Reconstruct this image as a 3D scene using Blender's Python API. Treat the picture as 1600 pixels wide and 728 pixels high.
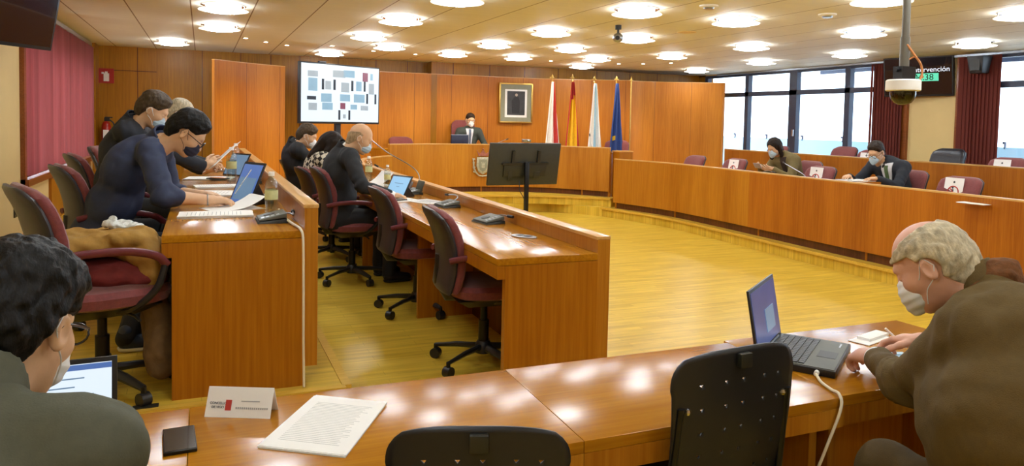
import bpy, bmesh, math, random
import numpy as np
from mathutils import Vector, Matrix
random.seed(4)
for o in list(bpy.data.objects): bpy.data.objects.remove(o)
SC = bpy.context.scene
COL = SC.collection
# ------------------------------------------------------------------ camera
cam = bpy.data.cameras.new('camera'); camo = bpy.data.objects.new('camera', cam); COL.objects.link(camo)
cam.sensor_width = 36; cam.lens = 1149.4/1600*36; cam.shift_y = -117.9/1600; cam.clip_start = .05; cam.clip_end = 300
_yaw, _pit, _rol = .3996, .04806, -.0209
_f = Vector((math.sin(_yaw)*math.cos(_pit), math.cos(_yaw)*math.cos(_pit), -math.sin(_pit)))
_r = Vector((math.cos(_yaw), -math.sin(_yaw), 0)); _d = _f.cross(_r)
_r2 = math.cos(_rol)*_r+math.sin(_rol)*_d; _d2 = -math.sin(_rol)*_r+math.cos(_rol)*_d
mw = Matrix((( _r2.x, -_d2.x, -_f.x, 0), (_r2.y, -_d2.y, -_f.y, 0), (_r2.z, -_d2.z, -_f.z, 1.55), (0, 0, 0, 1)))
camo.matrix_world = mw
SC.camera = camo
# ------------------------------------------------------------------ world and exposure
LAMP = 21.5            # emission of the ceiling lamps
SKY = 2.6
w = bpy.data.worlds.new('world'); SC.world = w; w.use_nodes = True
bg = w.node_tree.nodes['Background']; bg.inputs[0].default_value = (.80, .90, 1.0, 1); bg.inputs[1].default_value = SKY
SC.view_settings.view_transform = 'Standard'; SC.view_settings.look = 'None'
SC.view_settings.gamma = 1; SC.view_settings.use_curve_mapping = False
SC.view_settings.exposure = 1.0
# ------------------------------------------------------------------ materials
def nt(name):
    m = bpy.data.materials.new(name); m.use_nodes = True
    return m, m.node_tree.nodes, m.node_tree.links, m.node_tree.nodes['Principled BSDF']
def srgb(c):
    if isinstance(c, str): c = tuple(int(c[i:i+2], 16)/255 for i in (0, 2, 4))
    return tuple((x/12.92 if x <= .04045 else ((x+.055)/1.055)**2.4) for x in c[:3])+(1,)
def mul(c, k): return tuple(min(1, x*k) for x in c[:3])+(1,)
def mat(name, col, rough=.5, metal=0, var=.12, scale=30, bump=0, bscale=None, spec=.5, coat=0, sheen=0, emit=0, alpha=None, trans=0, stretch=(1, 1, 1)):
    m, N, L, b = nt(name); c = srgb(col)
    tc = N.new('ShaderNodeTexCoord'); mp = N.new('ShaderNodeMapping'); mp.inputs['Scale'].default_value = stretch
    L.new(tc.outputs['Object'], mp.inputs[0])
    n = N.new('ShaderNodeTexNoise'); n.inputs['Scale'].default_value = scale; n.inputs['Detail'].default_value = 4
    L.new(mp.outputs[0], n.inputs['Vector'])
    r = N.new('ShaderNodeValToRGB'); r.color_ramp.elements[0].position = .3; r.color_ramp.elements[1].position = .7
    r.color_ramp.elements[0].color = mul(c, 1-var); r.color_ramp.elements[1].color = mul(c, 1+var)
    L.new(n.outputs[0], r.inputs[0]); L.new(r.outputs[0], b.inputs['Base Color'])
    b.inputs['Roughness'].default_value = rough; b.inputs['Metallic'].default_value = metal
    b.inputs['Specular IOR Level'].default_value = spec; b.inputs['Coat Weight'].default_value = coat
    b.inputs['Sheen Weight'].default_value = sheen; b.inputs['Transmission Weight'].default_value = trans
    if emit: L.new(r.outputs[0], b.inputs['Emission Color']); b.inputs['Emission Strength'].default_value = emit
    if bump:
        bn = N.new('ShaderNodeBump'); bn.inputs['Strength'].default_value = bump; bn.inputs['Distance'].default_value = .01
        n2 = N.new('ShaderNodeTexNoise'); n2.inputs['Scale'].default_value = bscale or scale; n2.inputs['Detail'].default_value = 6
        L.new(mp.outputs[0], n2.inputs['Vector']); L.new(n2.outputs[0], bn.inputs['Height']); L.new(bn.outputs[0], b.inputs['Normal'])
    return m
def wood(name, c0, c1, axis='Z', fine=70, broad=2.2, rough=.35, coat=.25, broad_amt=.5, crough=.12):
    m, N, L, b = nt(name)
    tc = N.new('ShaderNodeTexCoord')
    def mapped(hi, lo):
        mp = N.new('ShaderNodeMapping'); s = [hi]*3; s['XYZ'.index(axis)] = lo; mp.inputs['Scale'].default_value = s
        L.new(tc.outputs['Object'], mp.inputs[0]); return mp
    n = N.new('ShaderNodeTexNoise'); n.inputs['Scale'].default_value = 1; n.inputs['Detail'].default_value = 5; n.inputs['Roughness'].default_value = .6
    L.new(mapped(fine, fine*.03).outputs[0], n.inputs['Vector'])
    n2 = N.new('ShaderNodeTexNoise'); n2.inputs['Scale'].default_value = 1; n2.inputs['Detail'].default_value = 2
    L.new(mapped(broad*1.5, broad*.12).outputs[0], n2.inputs['Vector'])
    mx = N.new('ShaderNodeMix'); mx.data_type = 'FLOAT'; mx.inputs[0].default_value = broad_amt
    L.new(n.outputs[0], mx.inputs[2]); L.new(n2.outputs[0], mx.inputs[3])
    r = N.new('ShaderNodeValToRGB'); r.color_ramp.elements[0].position = .36; r.color_ramp.elements[1].position = .64
    r.color_ramp.elements[0].color = srgb(c0); r.color_ramp.elements[1].color = srgb(c1)
    L.new(mx.outputs[0], r.inputs[0]); L.new(r.outputs[0], b.inputs['Base Color'])
    b.inputs['Roughness'].default_value = rough; b.inputs['Coat Weight'].default_value = coat; b.inputs['Coat Roughness'].default_value = crough; b.inputs['Specular IOR Level'].default_value = .28
    bn = N.new('ShaderNodeBump'); bn.inputs['Strength'].default_value = .04; bn.inputs['Distance'].default_value = .003
    L.new(n.outputs[0], bn.inputs['Height']); L.new(bn.outputs[0], b.inputs['Normal'])
    return m
M = {}
M['bench'] = wood('bench_veneer', 'A2600A', 'C28222', 'Z', rough=.42, coat=.15)
M['bench2'] = wood('bench_veneer_red', '985208', 'BA7018', 'Z', rough=.42, coat=.15)
M['bench_end'] = wood('bench_end_veneer', '9E5C0A', 'B47214', 'Z', broad_amt=.3, rough=.36)
M['panel'] = wood('wall_panel_veneer', 'AE6410', 'D08424', 'Z', broad=1.6, rough=.45, coat=.04)
M['backwall'] = wood('back_wall_veneer', '8A5808', 'B47A12', 'Z', broad=1.2, rough=.38, coat=.12, crough=.25)
M['desk_y'] = wood('desktop_along_y', 'A4660C', 'BE8018', 'Y', broad_amt=.3, rough=.19, coat=.0, crough=.12)
M['desk_x'] = wood('desktop_along_x', 'A4660C', 'BC7E16', 'X', broad_amt=.4, rough=.19, coat=.0, crough=.12)
for _k in ('desk_x', 'desk_y'): M[_k].node_tree.nodes['Principled BSDF'].inputs['Specular IOR Level'].default_value = .38
M['edge'] = wood('light_wood_edge', 'CC9040', 'E2B060', 'X', rough=.35)
M['edge_y'] = wood('light_wood_edge_y', 'C49048', 'DEB270', 'Y', rough=.35)
M['nosing'] = wood('step_nosing', 'CCA030', 'E4BC50', 'X', rough=.4)
M['darkwood'] = wood('dark_red_wood', '4A2410', '74401C', 'Z', rough=.45)
M['wframe'] = wood('window_frame_wood', '7A3E18', '9C5828', 'Y', rough=.4)
def floor_mat(name, c0, c1):
    m, N, L, b = nt(name)
    tc = N.new('ShaderNodeTexCoord'); br = N.new('ShaderNodeTexBrick'); L.new(tc.outputs['Object'], br.inputs[0])
    br.inputs['Scale'].default_value = 1; br.inputs['Mortar Size'].default_value = .0014; br.inputs['Brick Width'].default_value = .62; br.inputs['Row Height'].default_value = .07
    br.inputs['Color1'].default_value = srgb(c0); br.inputs['Color2'].default_value = srgb(c1); br.inputs['Mortar'].default_value = mul(srgb(c0), .72)
    mp = N.new('ShaderNodeMapping'); mp.inputs['Scale'].default_value = (2.2, 26, 1); L.new(tc.outputs['Object'], mp.inputs[0])
    n = N.new('ShaderNodeTexNoise'); n.inputs['Scale'].default_value = 1; n.inputs['Detail'].default_value = 5; L.new(mp.outputs[0], n.inputs['Vector'])
    r = N.new('ShaderNodeValToRGB'); r.color_ramp.elements[0].position = .3; r.color_ramp.elements[1].position = .72
    r.color_ramp.elements[0].color = (.78, .74, .66, 1); r.color_ramp.elements[1].color = (1.12, 1.12, 1.1, 1); L.new(n.outputs[0], r.inputs[0])
    mx = N.new('ShaderNodeMix'); mx.data_type = 'RGBA'; mx.blend_type = 'MULTIPLY'; mx.inputs[0].default_value = 1
    L.new(br.outputs[0], mx.inputs[6]); L.new(r.outputs[0], mx.inputs[7]); L.new(mx.outputs[2], b.inputs['Base Color'])
    b.inputs['Roughness'].default_value = .33; b.inputs['Specular IOR Level'].default_value = .3; b.inputs['Coat Weight'].default_value = .12; b.inputs['Coat Roughness'].default_value = .22
    return m
M['floor'] = floor_mat('parquet', 'D2AE36', 'E0BE48')
def ceil_mat():
    m, N, L, b = nt('ceiling_boards'); tc = N.new('ShaderNodeTexCoord'); sp = N.new('ShaderNodeSeparateXYZ'); L.new(tc.outputs['Object'], sp.inputs[0])
    def math_(op, a, b_=None):
        k = N.new('ShaderNodeMath'); k.operation = op
        for i, v in enumerate((a, b_)):
            if v is None: continue
            if isinstance(v, (int, float)): k.inputs[i].default_value = v
            else: L.new(v, k.inputs[i])
        return k.outputs[0]
    fr = math_('FRACT', math_('DIVIDE', math_('ADD', sp.outputs[0], 6.09), .598))
    line = math_('LESS_THAN', fr, .022)
    mp = N.new('ShaderNodeMapping'); mp.inputs['Scale'].default_value = (1.5, 14, 1); L.new(tc.outputs['Object'], mp.inputs[0])
    n = N.new('ShaderNodeTexNoise'); n.inputs['Scale'].default_value = 1; n.inputs['Detail'].default_value = 3; L.new(mp.outputs[0], n.inputs['Vector'])
    r = N.new('ShaderNodeValToRGB'); r.color_ramp.elements[0].color = srgb('DED8C6'); r.color_ramp.elements[1].color = srgb('EAE4D4'); L.new(n.outputs[0], r.inputs[0])
    mx = N.new('ShaderNodeMix'); mx.data_type = 'RGBA'; L.new(line, mx.inputs[0]); L.new(r.outputs[0], mx.inputs[6]); mx.inputs[7].default_value = srgb('846A48')
    L.new(mx.outputs[2], b.inputs['Base Color']); b.inputs['Roughness'].default_value = .6
    return m
M['ceiling'] = ceil_mat()
M['cream'] = mat('cream_paint', 'E2C688', .7, var=.03, scale=3, bump=.05, bscale=80)
M['maroon'] = mat('maroon_upholstery', '7C3838', .75, var=.15, scale=60, bump=.25, bscale=300, sheen=.3)
M['shell'] = mat('grey_chair_shell', '343236', .36, var=.08, scale=20)
M['blackp'] = mat('black_plastic', '1E1E20', .4, var=.1)
M['blackm'] = mat('satin_black_metal', '161618', .35, metal=.3, var=.1)
M['armp'] = mat('maroon_arm_pad', '70303A', .4, var=.1)
M['blackleather'] = mat('black_leather', '1C1A22', .35, var=.15, bump=.1, bscale=120)
M['unit'] = mat('grey_green_unit', '56564A', .5, var=.08)
M['unit_d'] = mat('dark_unit_base', '26261F', .45, var=.08)
M['white'] = mat('white_paper', 'F4F2EE', .8, var=.015, scale=6)
M['lines'] = mat('grey_print', 'A8A8A8', .8, var=.05)
M['print'] = mat('dark_print', '4A4A50', .8, var=.05)
M['red'] = mat('red_print', 'C03A30', .6, var=.05)
M['alu'] = mat('brushed_aluminium', 'A8ACB2', .3, metal=.9, var=.05, stretch=(1, 30, 1))
M['steel'] = mat('chrome', 'C8C8CC', .15, metal=1, var=.03)
M['cable'] = mat('white_cable', 'E8DCC0', .5, var=.03)
M['cablek'] = mat('black_cable', '141414', .5, var=.03)
M['orange'] = mat('orange_cable', 'C88048', .5, var=.05)
M['skin'] = mat('skin', 'D8AC86', .5, var=.08, scale=18, bump=.03, bscale=200)
M['skin2'] = mat('skin_pinkish', 'DCA890', .48, var=.1, scale=14, bump=.05, bscale=160)
M['maskw'] = mat('white_mask', 'E8EAEC', .75, var=.02)
M['maskb'] = mat('pale_blue_mask', 'B4CCDC', .75, var=.03)
M['maskn'] = mat('navy_mask', '26283E', .8, var=.06)
M['frame_k'] = mat('glasses_black', '14120F', .25, var=.05)
M['gold'] = mat('gold_metal', 'C8A050', .3, metal=.8, var=.06)
M['mullion'] = mat('dark_blue_grey_frame', '3A4258', .45, var=.05)
M['exting'] = mat('extinguisher_red', 'A8261C', .3, var=.05)
M['portrait_bg'] = mat('portrait_mount', '8E8E78', .7, var=.05)
M['portrait_dk'] = mat('portrait_dark', '3A3A3C', .5, var=.25, scale=8)
M['flagw'] = mat('flag_white', 'ECE8E0', .7, var=.04)
M['flagr'] = mat('flag_red', 'B82E28', .7, var=.08)
M['flagy'] = mat('flag_yellow', 'E8B81C', .7, var=.08)
M['flagb'] = mat('flag_blue', '27417E', .7, var=.08)
M['flaglb'] = mat('flag_pale_blue', '8FB8CE', .7, var=.05)
def emis(name, col, s, var=0):
    m, N, L, b = nt(name); b.inputs['Base Color'].default_value = mul(srgb(col), .15); b.inputs['Emission Color'].default_value = srgb(col); b.inputs['Emission Strength'].default_value = s; b.inputs['Roughness'].default_value = .3
    tc = N.new('ShaderNodeTexCoord'); n = N.new('ShaderNodeTexNoise'); n.inputs['Scale'].default_value = 9; L.new(tc.outputs['Object'], n.inputs['Vector'])
    r = N.new('ShaderNodeValToRGB'); r.color_ramp.elements[0].color = mul(srgb(col), 1-var); r.color_ramp.elements[1].color = srgb(col)
    L.new(n.outputs[0], r.inputs[0]); L.new(r.outputs[0], b.inputs['Emission Color'])
    return m
M['lamp'] = emis('lamp_glow', 'EDF7FF', LAMP)
M['lamp_glass'] = emis('lamp_glass', 'FFF6E4', 1.0)
M['spot'] = emis('spot_glow', 'FFE4C0', 8)
M['screen_w'] = emis('screen_white', 'E4F2FF', .5, .03)
M['screen_b'] = emis('screen_blue', '5A7CC0', .42, .2)
M['screen_bl'] = emis('screen_light_blue', '9CCCF0', .5, .06)
M['screen_p'] = emis('screen_pale', '7898B8', .4, .3)
M['screen_v'] = emis('screen_violet', '5A68A8', .3, .5)
M['screen_g'] = emis('screen_green', '63E0B4', .5)
M['screen_t'] = emis('screen_text', 'F0F4FF', .55)
M['tile_d'] = emis('video_tile_dark', '1C2A40', .15, .4)
M['tile_b'] = emis('video_tile_blue', '9CC4DC', .42, .3)
M['tile_g'] = emis('video_tile_grey', 'B8C4CC', .42, .35)
M['tile_r'] = emis('video_tile_red', 'A05068', .35, .3)
M['screen_off'] = mat('screen_dark_glass', '10101C', .12, var=.1, coat=.6)
def glass(name, col, rough=.02, alpha=.25):
    m, N, L, b = nt(name); b.inputs['Base Color'].default_value = srgb(col); b.inputs['Roughness'].default_value = rough
    tr = N.new('ShaderNodeBsdfTransparent'); tr.inputs[0].default_value = srgb(col); mx = N.new('ShaderNodeMixShader')
    gl = N.new('ShaderNodeBsdfGlossy'); gl.inputs['Roughness'].default_value = rough
    lw = N.new('ShaderNodeLayerWeight'); lw.inputs[0].default_value = .5; pw = N.new('ShaderNodeMath'); pw.operation = 'POWER'; pw.inputs[1].default_value = 4
    ad = N.new('ShaderNodeMath'); ad.operation = 'MULTIPLY_ADD'; ad.inputs[1].default_value = .7; ad.inputs[2].default_value = .03+alpha*.05
    L.new(lw.outputs['Facing'], pw.inputs[0]); L.new(pw.outputs[0], ad.inputs[0]); L.new(ad.outputs[0], mx.inputs[0])
    L.new(tr.outputs[0], mx.inputs[1]); L.new(gl.outputs[0], mx.inputs[2]); L.new(mx.outputs[0], N['Material Output'].inputs[0]); return m
M['pane'] = glass('window_glass', 'F4FAFF')
M['bottle'] = glass('bottle_plastic', 'F4F8F6', .08, 2.2)
M['dome'] = glass('dome_plastic', '8A8270', .05, 1.0)
M['label'] = mat('bottle_label', 'D8DCA0', .6, var=.1)
M['water'] = glass('water', 'F2F6F4', .02, .5)
def blind_mat(name, col, t):
    m, N, L, b = nt(name); c = srgb(col)
    tc = N.new('ShaderNodeTexCoord'); mp = N.new('ShaderNodeMapping'); mp.inputs['Scale'].default_value = (6, 6, .3); L.new(tc.outputs['Object'], mp.inputs[0])
    n = N.new('ShaderNodeTexNoise'); n.inputs['Scale'].default_value = 1; L.new(mp.outputs[0], n.inputs['Vector'])
    r = N.new('ShaderNodeValToRGB'); r.color_ramp.elements[0].color = mul(c, .75); r.color_ramp.elements[1].color = mul(c, 1.2); L.new(n.outputs[0], r.inputs[0])
    d = N.new('ShaderNodeBsdfDiffuse'); tl = N.new('ShaderNodeBsdfTranslucent'); mx = N.new('ShaderNodeMixShader'); mx.inputs[0].default_value = t
    L.new(r.outputs[0], d.inputs[0]); L.new(r.outputs[0], tl.inputs[0]); L.new(d.outputs[0], mx.inputs[1]); L.new(tl.outputs[0], mx.inputs[2]); L.new(mx.outputs[0], N['Material Output'].inputs[0]); return m
M['blind'] = blind_mat('maroon_blind', 'CC8E8C', .78)
M['curtain'] = blind_mat('maroon_curtain', '8A4A42', .4)

# ------------------------------------------------------------------ mesh building
class MB:
    def __init__(s): s.v = []; s.f = []; s.m = []; s.mi = 0
    def add(s, vs, fs, T=None):
        o = len(s.v)
        for p in vs:
            p = Vector(p)
            if T is not None: p = T @ p
            s.v.append(tuple(p))
        for f in fs: s.f.append([i+o for i in f]); s.m.append(s.mi)
        return s
    def box(s, x0, x1, y0, y1, z0, z1, T=None):
        return s.add([(x, y, z) for z in (z0, z1) for y in (y0, y1) for x in (x0, x1)],
                     [(0, 2, 3, 1), (4, 5, 7, 6), (0, 1, 5, 4), (2, 6, 7, 3), (0, 4, 6, 2), (1, 3, 7, 5)], T)
    def prism(s, poly, z0, z1, T=None):
        n = len(poly)
        a = sum(poly[i][0]*poly[(i+1) % n][1]-poly[(i+1) % n][0]*poly[i][1] for i in range(n))
        if a < 0: poly = poly[::-1]
        vs = [(x, y, z0) for x, y in poly]+[(x, y, z1) for x, y in poly]
        fs = [list(range(n))[::-1], list(range(n, 2*n))]+[(i, (i+1) % n, n+(i+1) % n, n+i) for i in range(n)]
        return s.add(vs, fs, T)
    def frustum(s, rx0, ry0, z0, rx1, ry1, z1, off=(0, 0), T=None):
        vs = [(-rx0, -ry0, z0), (rx0, -ry0, z0), (rx0, ry0, z0), (-rx0, ry0, z0)]+[(off[0]+a, off[1]+b, z1) for a, b in ((-rx1, -ry1), (rx1, -ry1), (rx1, ry1), (-rx1, ry1))]
        return s.add(vs, [(3, 2, 1, 0), (4, 5, 6, 7), (0, 1, 5, 4), (1, 2, 6, 5), (2, 3, 7, 6), (3, 0, 4, 7)], T)
    def cyl(s, a, b, r0, r1=None, n=14, T=None):
        r1 = r0 if r1 is None else r1
        a, b = Vector(a), Vector(b); d = (b-a).normalized(); u = d.orthogonal().normalized(); v = d.cross(u)
        vs = [a+(u*math.cos(t)+v*math.sin(t))*r0 for t in [2*math.pi*i/n for i in range(n)]]+[b+(u*math.cos(t)+v*math.sin(t))*r1 for t in [2*math.pi*i/n for i in range(n)]]
        fs = [list(range(n))[::-1], list(range(n, 2*n))]+[(i, (i+1) % n, n+(i+1) % n, n+i) for i in range(n)]
        return s.add(vs, fs, T)
    def tube(s, pts, r, n=8, T=None, closed=False, flat=1.0, up=None):
        P = [Vector(p) for p in pts]; k = len(P); vs = []
        pu = None
        for i in range(k):
            if closed: d = P[(i+1) % k]-P[i-1]
            else: d = P[min(i+1, k-1)]-P[max(i-1, 0)]
            d.normalize()
            if pu is None: u = (d.cross(Vector(up)) if up else d.orthogonal()).normalized()
            else: u = (pu-d*pu.dot(d)).normalized()
            pu = u; v = d.cross(u); rr = r[i] if isinstance(r, (list, tuple)) else r
            for j in range(n):
                t = 2*math.pi*j/n; vs.append(P[i]+u*math.cos(t)*rr+v*math.sin(t)*rr*flat)
        fs = []
        for i in range(k if closed else k-1):
            for j in range(n):
                a = i*n+j; b = i*n+(j+1) % n; c = ((i+1) % k)*n+(j+1) % n; e = ((i+1) % k)*n+j; fs.append((a, b, c, e))
        if not closed: fs += [list(range(n))[::-1], list(range((k-1)*n, k*n))]
        return s.add(vs, fs, T)
    def lathe(s, prof, n=20, T=None):
        vs = []; fs = []; k = len(prof)
        for r, z in prof:
            for j in range(n):
                t = 2*math.pi*j/n; vs.append((max(r, 1e-4)*math.cos(t), max(r, 1e-4)*math.sin(t), z))
        for i in range(k-1):
            for j in range(n): fs.append((i*n+j, i*n+(j+1) % n, (i+1)*n+(j+1) % n, (i+1)*n+j))
        fs.append(list(range(n))[::-1]); fs.append(list(range((k-1)*n, k*n)))
        return s.add(vs, fs, T)
    def sphere(s, c, r, n=12, T=None):
        if isinstance(r, (int, float)): r = (r, r, r)
        k = n//2+1; vs = []; fs = []
        for i in range(k):
            a = math.pi*i/(k-1)
            for j in range(n):
                t = 2*math.pi*j/n; q = max(math.sin(a), 1e-3)
                vs.append((c[0]+r[0]*q*math.cos(t), c[1]+r[1]*q*math.sin(t), c[2]-r[2]*math.cos(a)))
        for i in range(k-1):
            for j in range(n): fs.append((i*n+j, i*n+(j+1) % n, (i+1)*n+(j+1) % n, (i+1)*n+j))
        return s.add(vs, fs, T)
    def strip(s, path, o0, o1, z0, z1):
        """solid between two offsets of a 2D path (offset to its right is positive)"""
        P = [Vector((p[0], p[1])) for p in path]; k = len(P); A = []; B = []
        for i in range(k):
            d = (P[min(i+1, k-1)]-P[max(i-1, 0)]).normalized(); n = Vector((d.y, -d.x))
            A.append(P[i]+n*o0); B.append(P[i]+n*o1)
        vs = []
        for a, b in zip(A, B): vs += [(a.x, a.y, z0), (b.x, b.y, z0), (b.x, b.y, z1), (a.x, a.y, z1)]
        fs = []
        for i in range(k-1):
            o = i*4; q = o+4
            for j in range(4): fs.append((o+j, o+(j+1) % 4, q+(j+1) % 4, q+j))
        fs += [(3, 2, 1, 0), tuple(4*(k-1)+j for j in range(4))]
        return s.add(vs, fs)
    def mesh(s, name, mats, smooth=40, bevel=0, fix=True):
        me = bpy.data.meshes.new(name); me.from_pydata(s.v, [], s.f)
        if not isinstance(mats, (list, tuple)): mats = [mats]
        for m in mats: me.materials.append(m)
        if len(mats) > 1: me.polygons.foreach_set('material_index', s.m)
        if fix or bevel:
            bm = bmesh.new(); bm.from_mesh(me)
            if fix: bmesh.ops.recalc_face_normals(bm, faces=bm.faces)
            if bevel:
                es = [e for e in bm.edges if len(e.link_faces) == 2 and e.calc_face_angle(0) > .6]
                bmesh.ops.bevel(bm, geom=es, offset=bevel, segments=2, affect='EDGES', profile=.6, clamp_overlap=True)
            bm.to_mesh(me); bm.free()
        if smooth:
            me.polygons.foreach_set('use_smooth', [True]*len(me.polygons)); me.set_sharp_from_angle(angle=math.radians(smooth))
        me.update(); return me
def obj(name, mb, mats, parent=None, smooth=40, bevel=0):
    me = mb.mesh(name, mats, smooth, bevel) if isinstance(mb, MB) else mb
    o = bpy.data.objects.new(name, me); COL.objects.link(o)
    if parent is not None: o.parent = parent
    return o
def tag(o, label=None, cat=None, group=None, kind=None):
    if label: o['label'] = label
    if cat: o['category'] = cat
    if group: o['group'] = group
    if kind: o['kind'] = kind
    return o
def thing(name, label, cat, loc=(0, 0, 0), rz=0, group=None):
    o = bpy.data.objects.new(name, None); COL.objects.link(o); o.location = loc; o.rotation_euler = (0, 0, rz); o.empty_display_size = .1
    return tag(o, label, cat, group)
def struct(name, mb, mats, smooth=40, bevel=0, parent=None):
    o = obj(name, mb, mats, parent, smooth, bevel)
    if parent is None: o['kind'] = 'structure'
    return o
def dup(root, loc=None, rz=None, label=None, group=None):
    def cp(o, par):
        c = o.copy(); COL.objects.link(c); c.parent = par
        for ch in [x for x in o.children]: cp(ch, c)
        return c
    r = cp(root, None)
    if loc is not None: r.location = loc
    if rz is not None: r.rotation_euler = (0, 0, rz)
    if label: r['label'] = label
    if group: r['group'] = group
    return r
def RZ(a): return Matrix.Rotation(a, 4, 'Z')
def TR(x, y, z): return Matrix.Translation((x, y, z))
def spline(pts, n=8):
    P = [Vector(p) for p in pts]; out = []
    for i in range(len(P)-1):
        p0 = P[max(i-1, 0)]; p1 = P[i]; p2 = P[i+1]; p3 = P[min(i+2, len(P)-1)]
        for j in range(n):
            t = j/n
            out.append(.5*((2*p1)+(p2-p0)*t+(2*p0-5*p1+4*p2-p3)*t*t+(-p0+3*p1-3*p2+p3)*t**3))
    out.append(P[-1]); return out
def text_mesh(txt, size, mname, font_w=1.0):
    cu = bpy.data.curves.new('t', 'FONT'); cu.body = txt; cu.size = size; cu.extrude = .0006; cu.align_x = 'CENTER'; cu.align_y = 'CENTER'
    o = bpy.data.objects.new('t', cu); COL.objects.link(o); dg = bpy.context.evaluated_depsgraph_get()
    me = bpy.data.meshes.new_from_object(o.evaluated_get(dg)); bpy.data.objects.remove(o); me.materials.clear(); me.materials.append(M[mname]); return me
# ================================================================== the room
CZ = 2.66
XL, XR, YB = -1.6, 10.2, 13.75
SHL = [(1.96, 3.22), (1.97, 6.0), (1.95, 8.6), (1.97, 9.4)]
b = MB().prism([(-3.2, -3.5), (11.2, -3.5), (11.2, YB+.2), (-3.2, YB+.2)], -.1, 0); struct('floor', b, M['floor'])
b = MB().box(XL-.3, XR+.3, -3.5, YB+.2, CZ, CZ+.12); struct('ceiling', b, M['ceiling'])
# platforms of the horseshoe
inner_R = [tuple(p) for p in spline([(6.34, 2.6), (6.38, 4.7), (6.42, 6.2), (6.49, 7.6), (6.53, 8.8), (6.49, 9.6), (6.24, 10.6), (6.18, 10.75)], 5)]
dais = [tuple(p) for p in spline([(2.02, 10.72), (2.25, 11.02), (3.15, 11.55), (4.2, 11.70), (5.25, 11.53), (6.12, 11.02), (6.36, 10.73)], 6)]
inner_L = [tuple(p) for p in spline([(1.98, 3.4), (1.97, 6.0), (1.95, 8.6), (1.95, 9.6), (2.12, 10.6), (2.2, 10.75)], 5)]
low = [(-1.6, 3.42)]+inner_L+[(2.9, 11.6), (5.6, 11.6)]+inner_R[::-1]+[(XR, 2.6), (XR, YB), (-1.6, YB)]
b = MB().prism(low, 0.0, .15); struct('platform_low', b, M['floor'])
b = MB().prism([(-1.6, 3.42), (.62, 3.42), (.62, 10.2), (1.0, YB), (-1.6, YB)], .15, .30); struct('platform_left', b, M['floor'])
b = MB().prism(dais+[(6.7, 11.0), (7.6, 11.4), (7.6, YB), (1.0, YB), (1.2, 11.2)], .15, .30); struct('platform_dais', b, M['floor'])
b = MB().prism([(8.05, 2.6), (XR, 2.6), (XR, YB-.6), (8.05, YB-.6)], .15, .30); struct('platform_right', b, M['floor'])
n = 0
for path, z in ((inner_R, .15), (inner_L, .15), (dais, .30), ([(-1.6, 3.42), (.62, 3.42)], .30), ([(.62, 3.42), (1.98, 3.42)], .15), ([(.62, 3.42), (.62, 10.2)], .30)):
    n += 1
    b = MB().strip(path, -.012, .03, z-.03, z+.004) if z == .3 or path is inner_L else MB().strip(path, -.03, .012, z-.03, z+.004)
    struct('trim_%d' % n, b, M['nosing'])
# back wall with tall veneer boards and a projecting pier
b = MB().box(XL-.2, 4.08, YB, YB+.15, 0, CZ); struct('wall_back', b, M['backwall'])
b = MB().box(4.08, XR+.2, YB-.2, YB+.15, 0, CZ).box(4.0, 4.12, YB-.28, YB, 0, CZ); struct('wall_back_right', b, M['backwall'])
b = MB()
for x in (-.99, .0, .62, 1.12, 1.62, 2.3, 3.0, 3.6): b.box(x, x+.012, YB-.004, YB+.01, 0, CZ)
b.box(-1.5, -.7, YB-.005, YB+.01, 2.26, 2.272)
for x in (4.45, 5.2, 5.95, 6.7, 7.6, 8.4, 9.1): b.box(x, x+.014, YB-.204, YB-.19, 0, CZ)
struct('trim_joints', b, M['darkwood'])
# orange panels in front of the back wall
def wall_panel(pts, z1, nm):
    P = spline(pts, 10)
    b = MB().strip([tuple(p) for p in P], -.05, 0, .15, z1-.012); o = struct(nm, b, M['panel'])
    c = MB().strip([tuple(p) for p in P], -.055, .004, z1-.012, z1); struct('trim', c, M['edge'], parent=o)
    j = MB(); L_ = 0
    for i in range(len(P)-1):
        d = (P[i+1]-P[i]).length; L_ += d
        if L_ > .62:
            L_ = 0; t = (P[i+1]-P[i]).normalized(); q = P[i+1]; nn = Vector((t.y, -t.x))
            T = Matrix(((t.x, nn.x, 0, q.x), (t.y, nn.y, 0, q.y), (0, 0, 1, 0), (0, 0, 0, 1))); j.box(-.003, .003, -.001, .0015, .15, z1-.012, T=T)
    struct('joints', j, M['darkwood'], parent=o)
wall_panel([(.18, 12.4), (.68, 12.88), (1.33, 13.32)], 2.435, 'wall_panel_left')
wall_panel([(1.70, 13.42), (2.7, 13.5), (4.4, 13.46), (6.18, 13.38), (7.2, 13.03), (7.9, 12.67)], 2.435, 'wall_panel_center')
wall_panel([(7.85, 12.74), (8.5, 12.72), (9.76, 12.1)], 2.435, 'wall_panel_right')
b = MB().strip([(1.33, 13.32), (1.34, 13.7)], -.05, 0, .3, 2.435).strip([(9.76, 12.1), (9.9, 13.5)], -.05, 0, .15, 2.435); struct('wall_panel_return', b, M['panel'])
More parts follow.
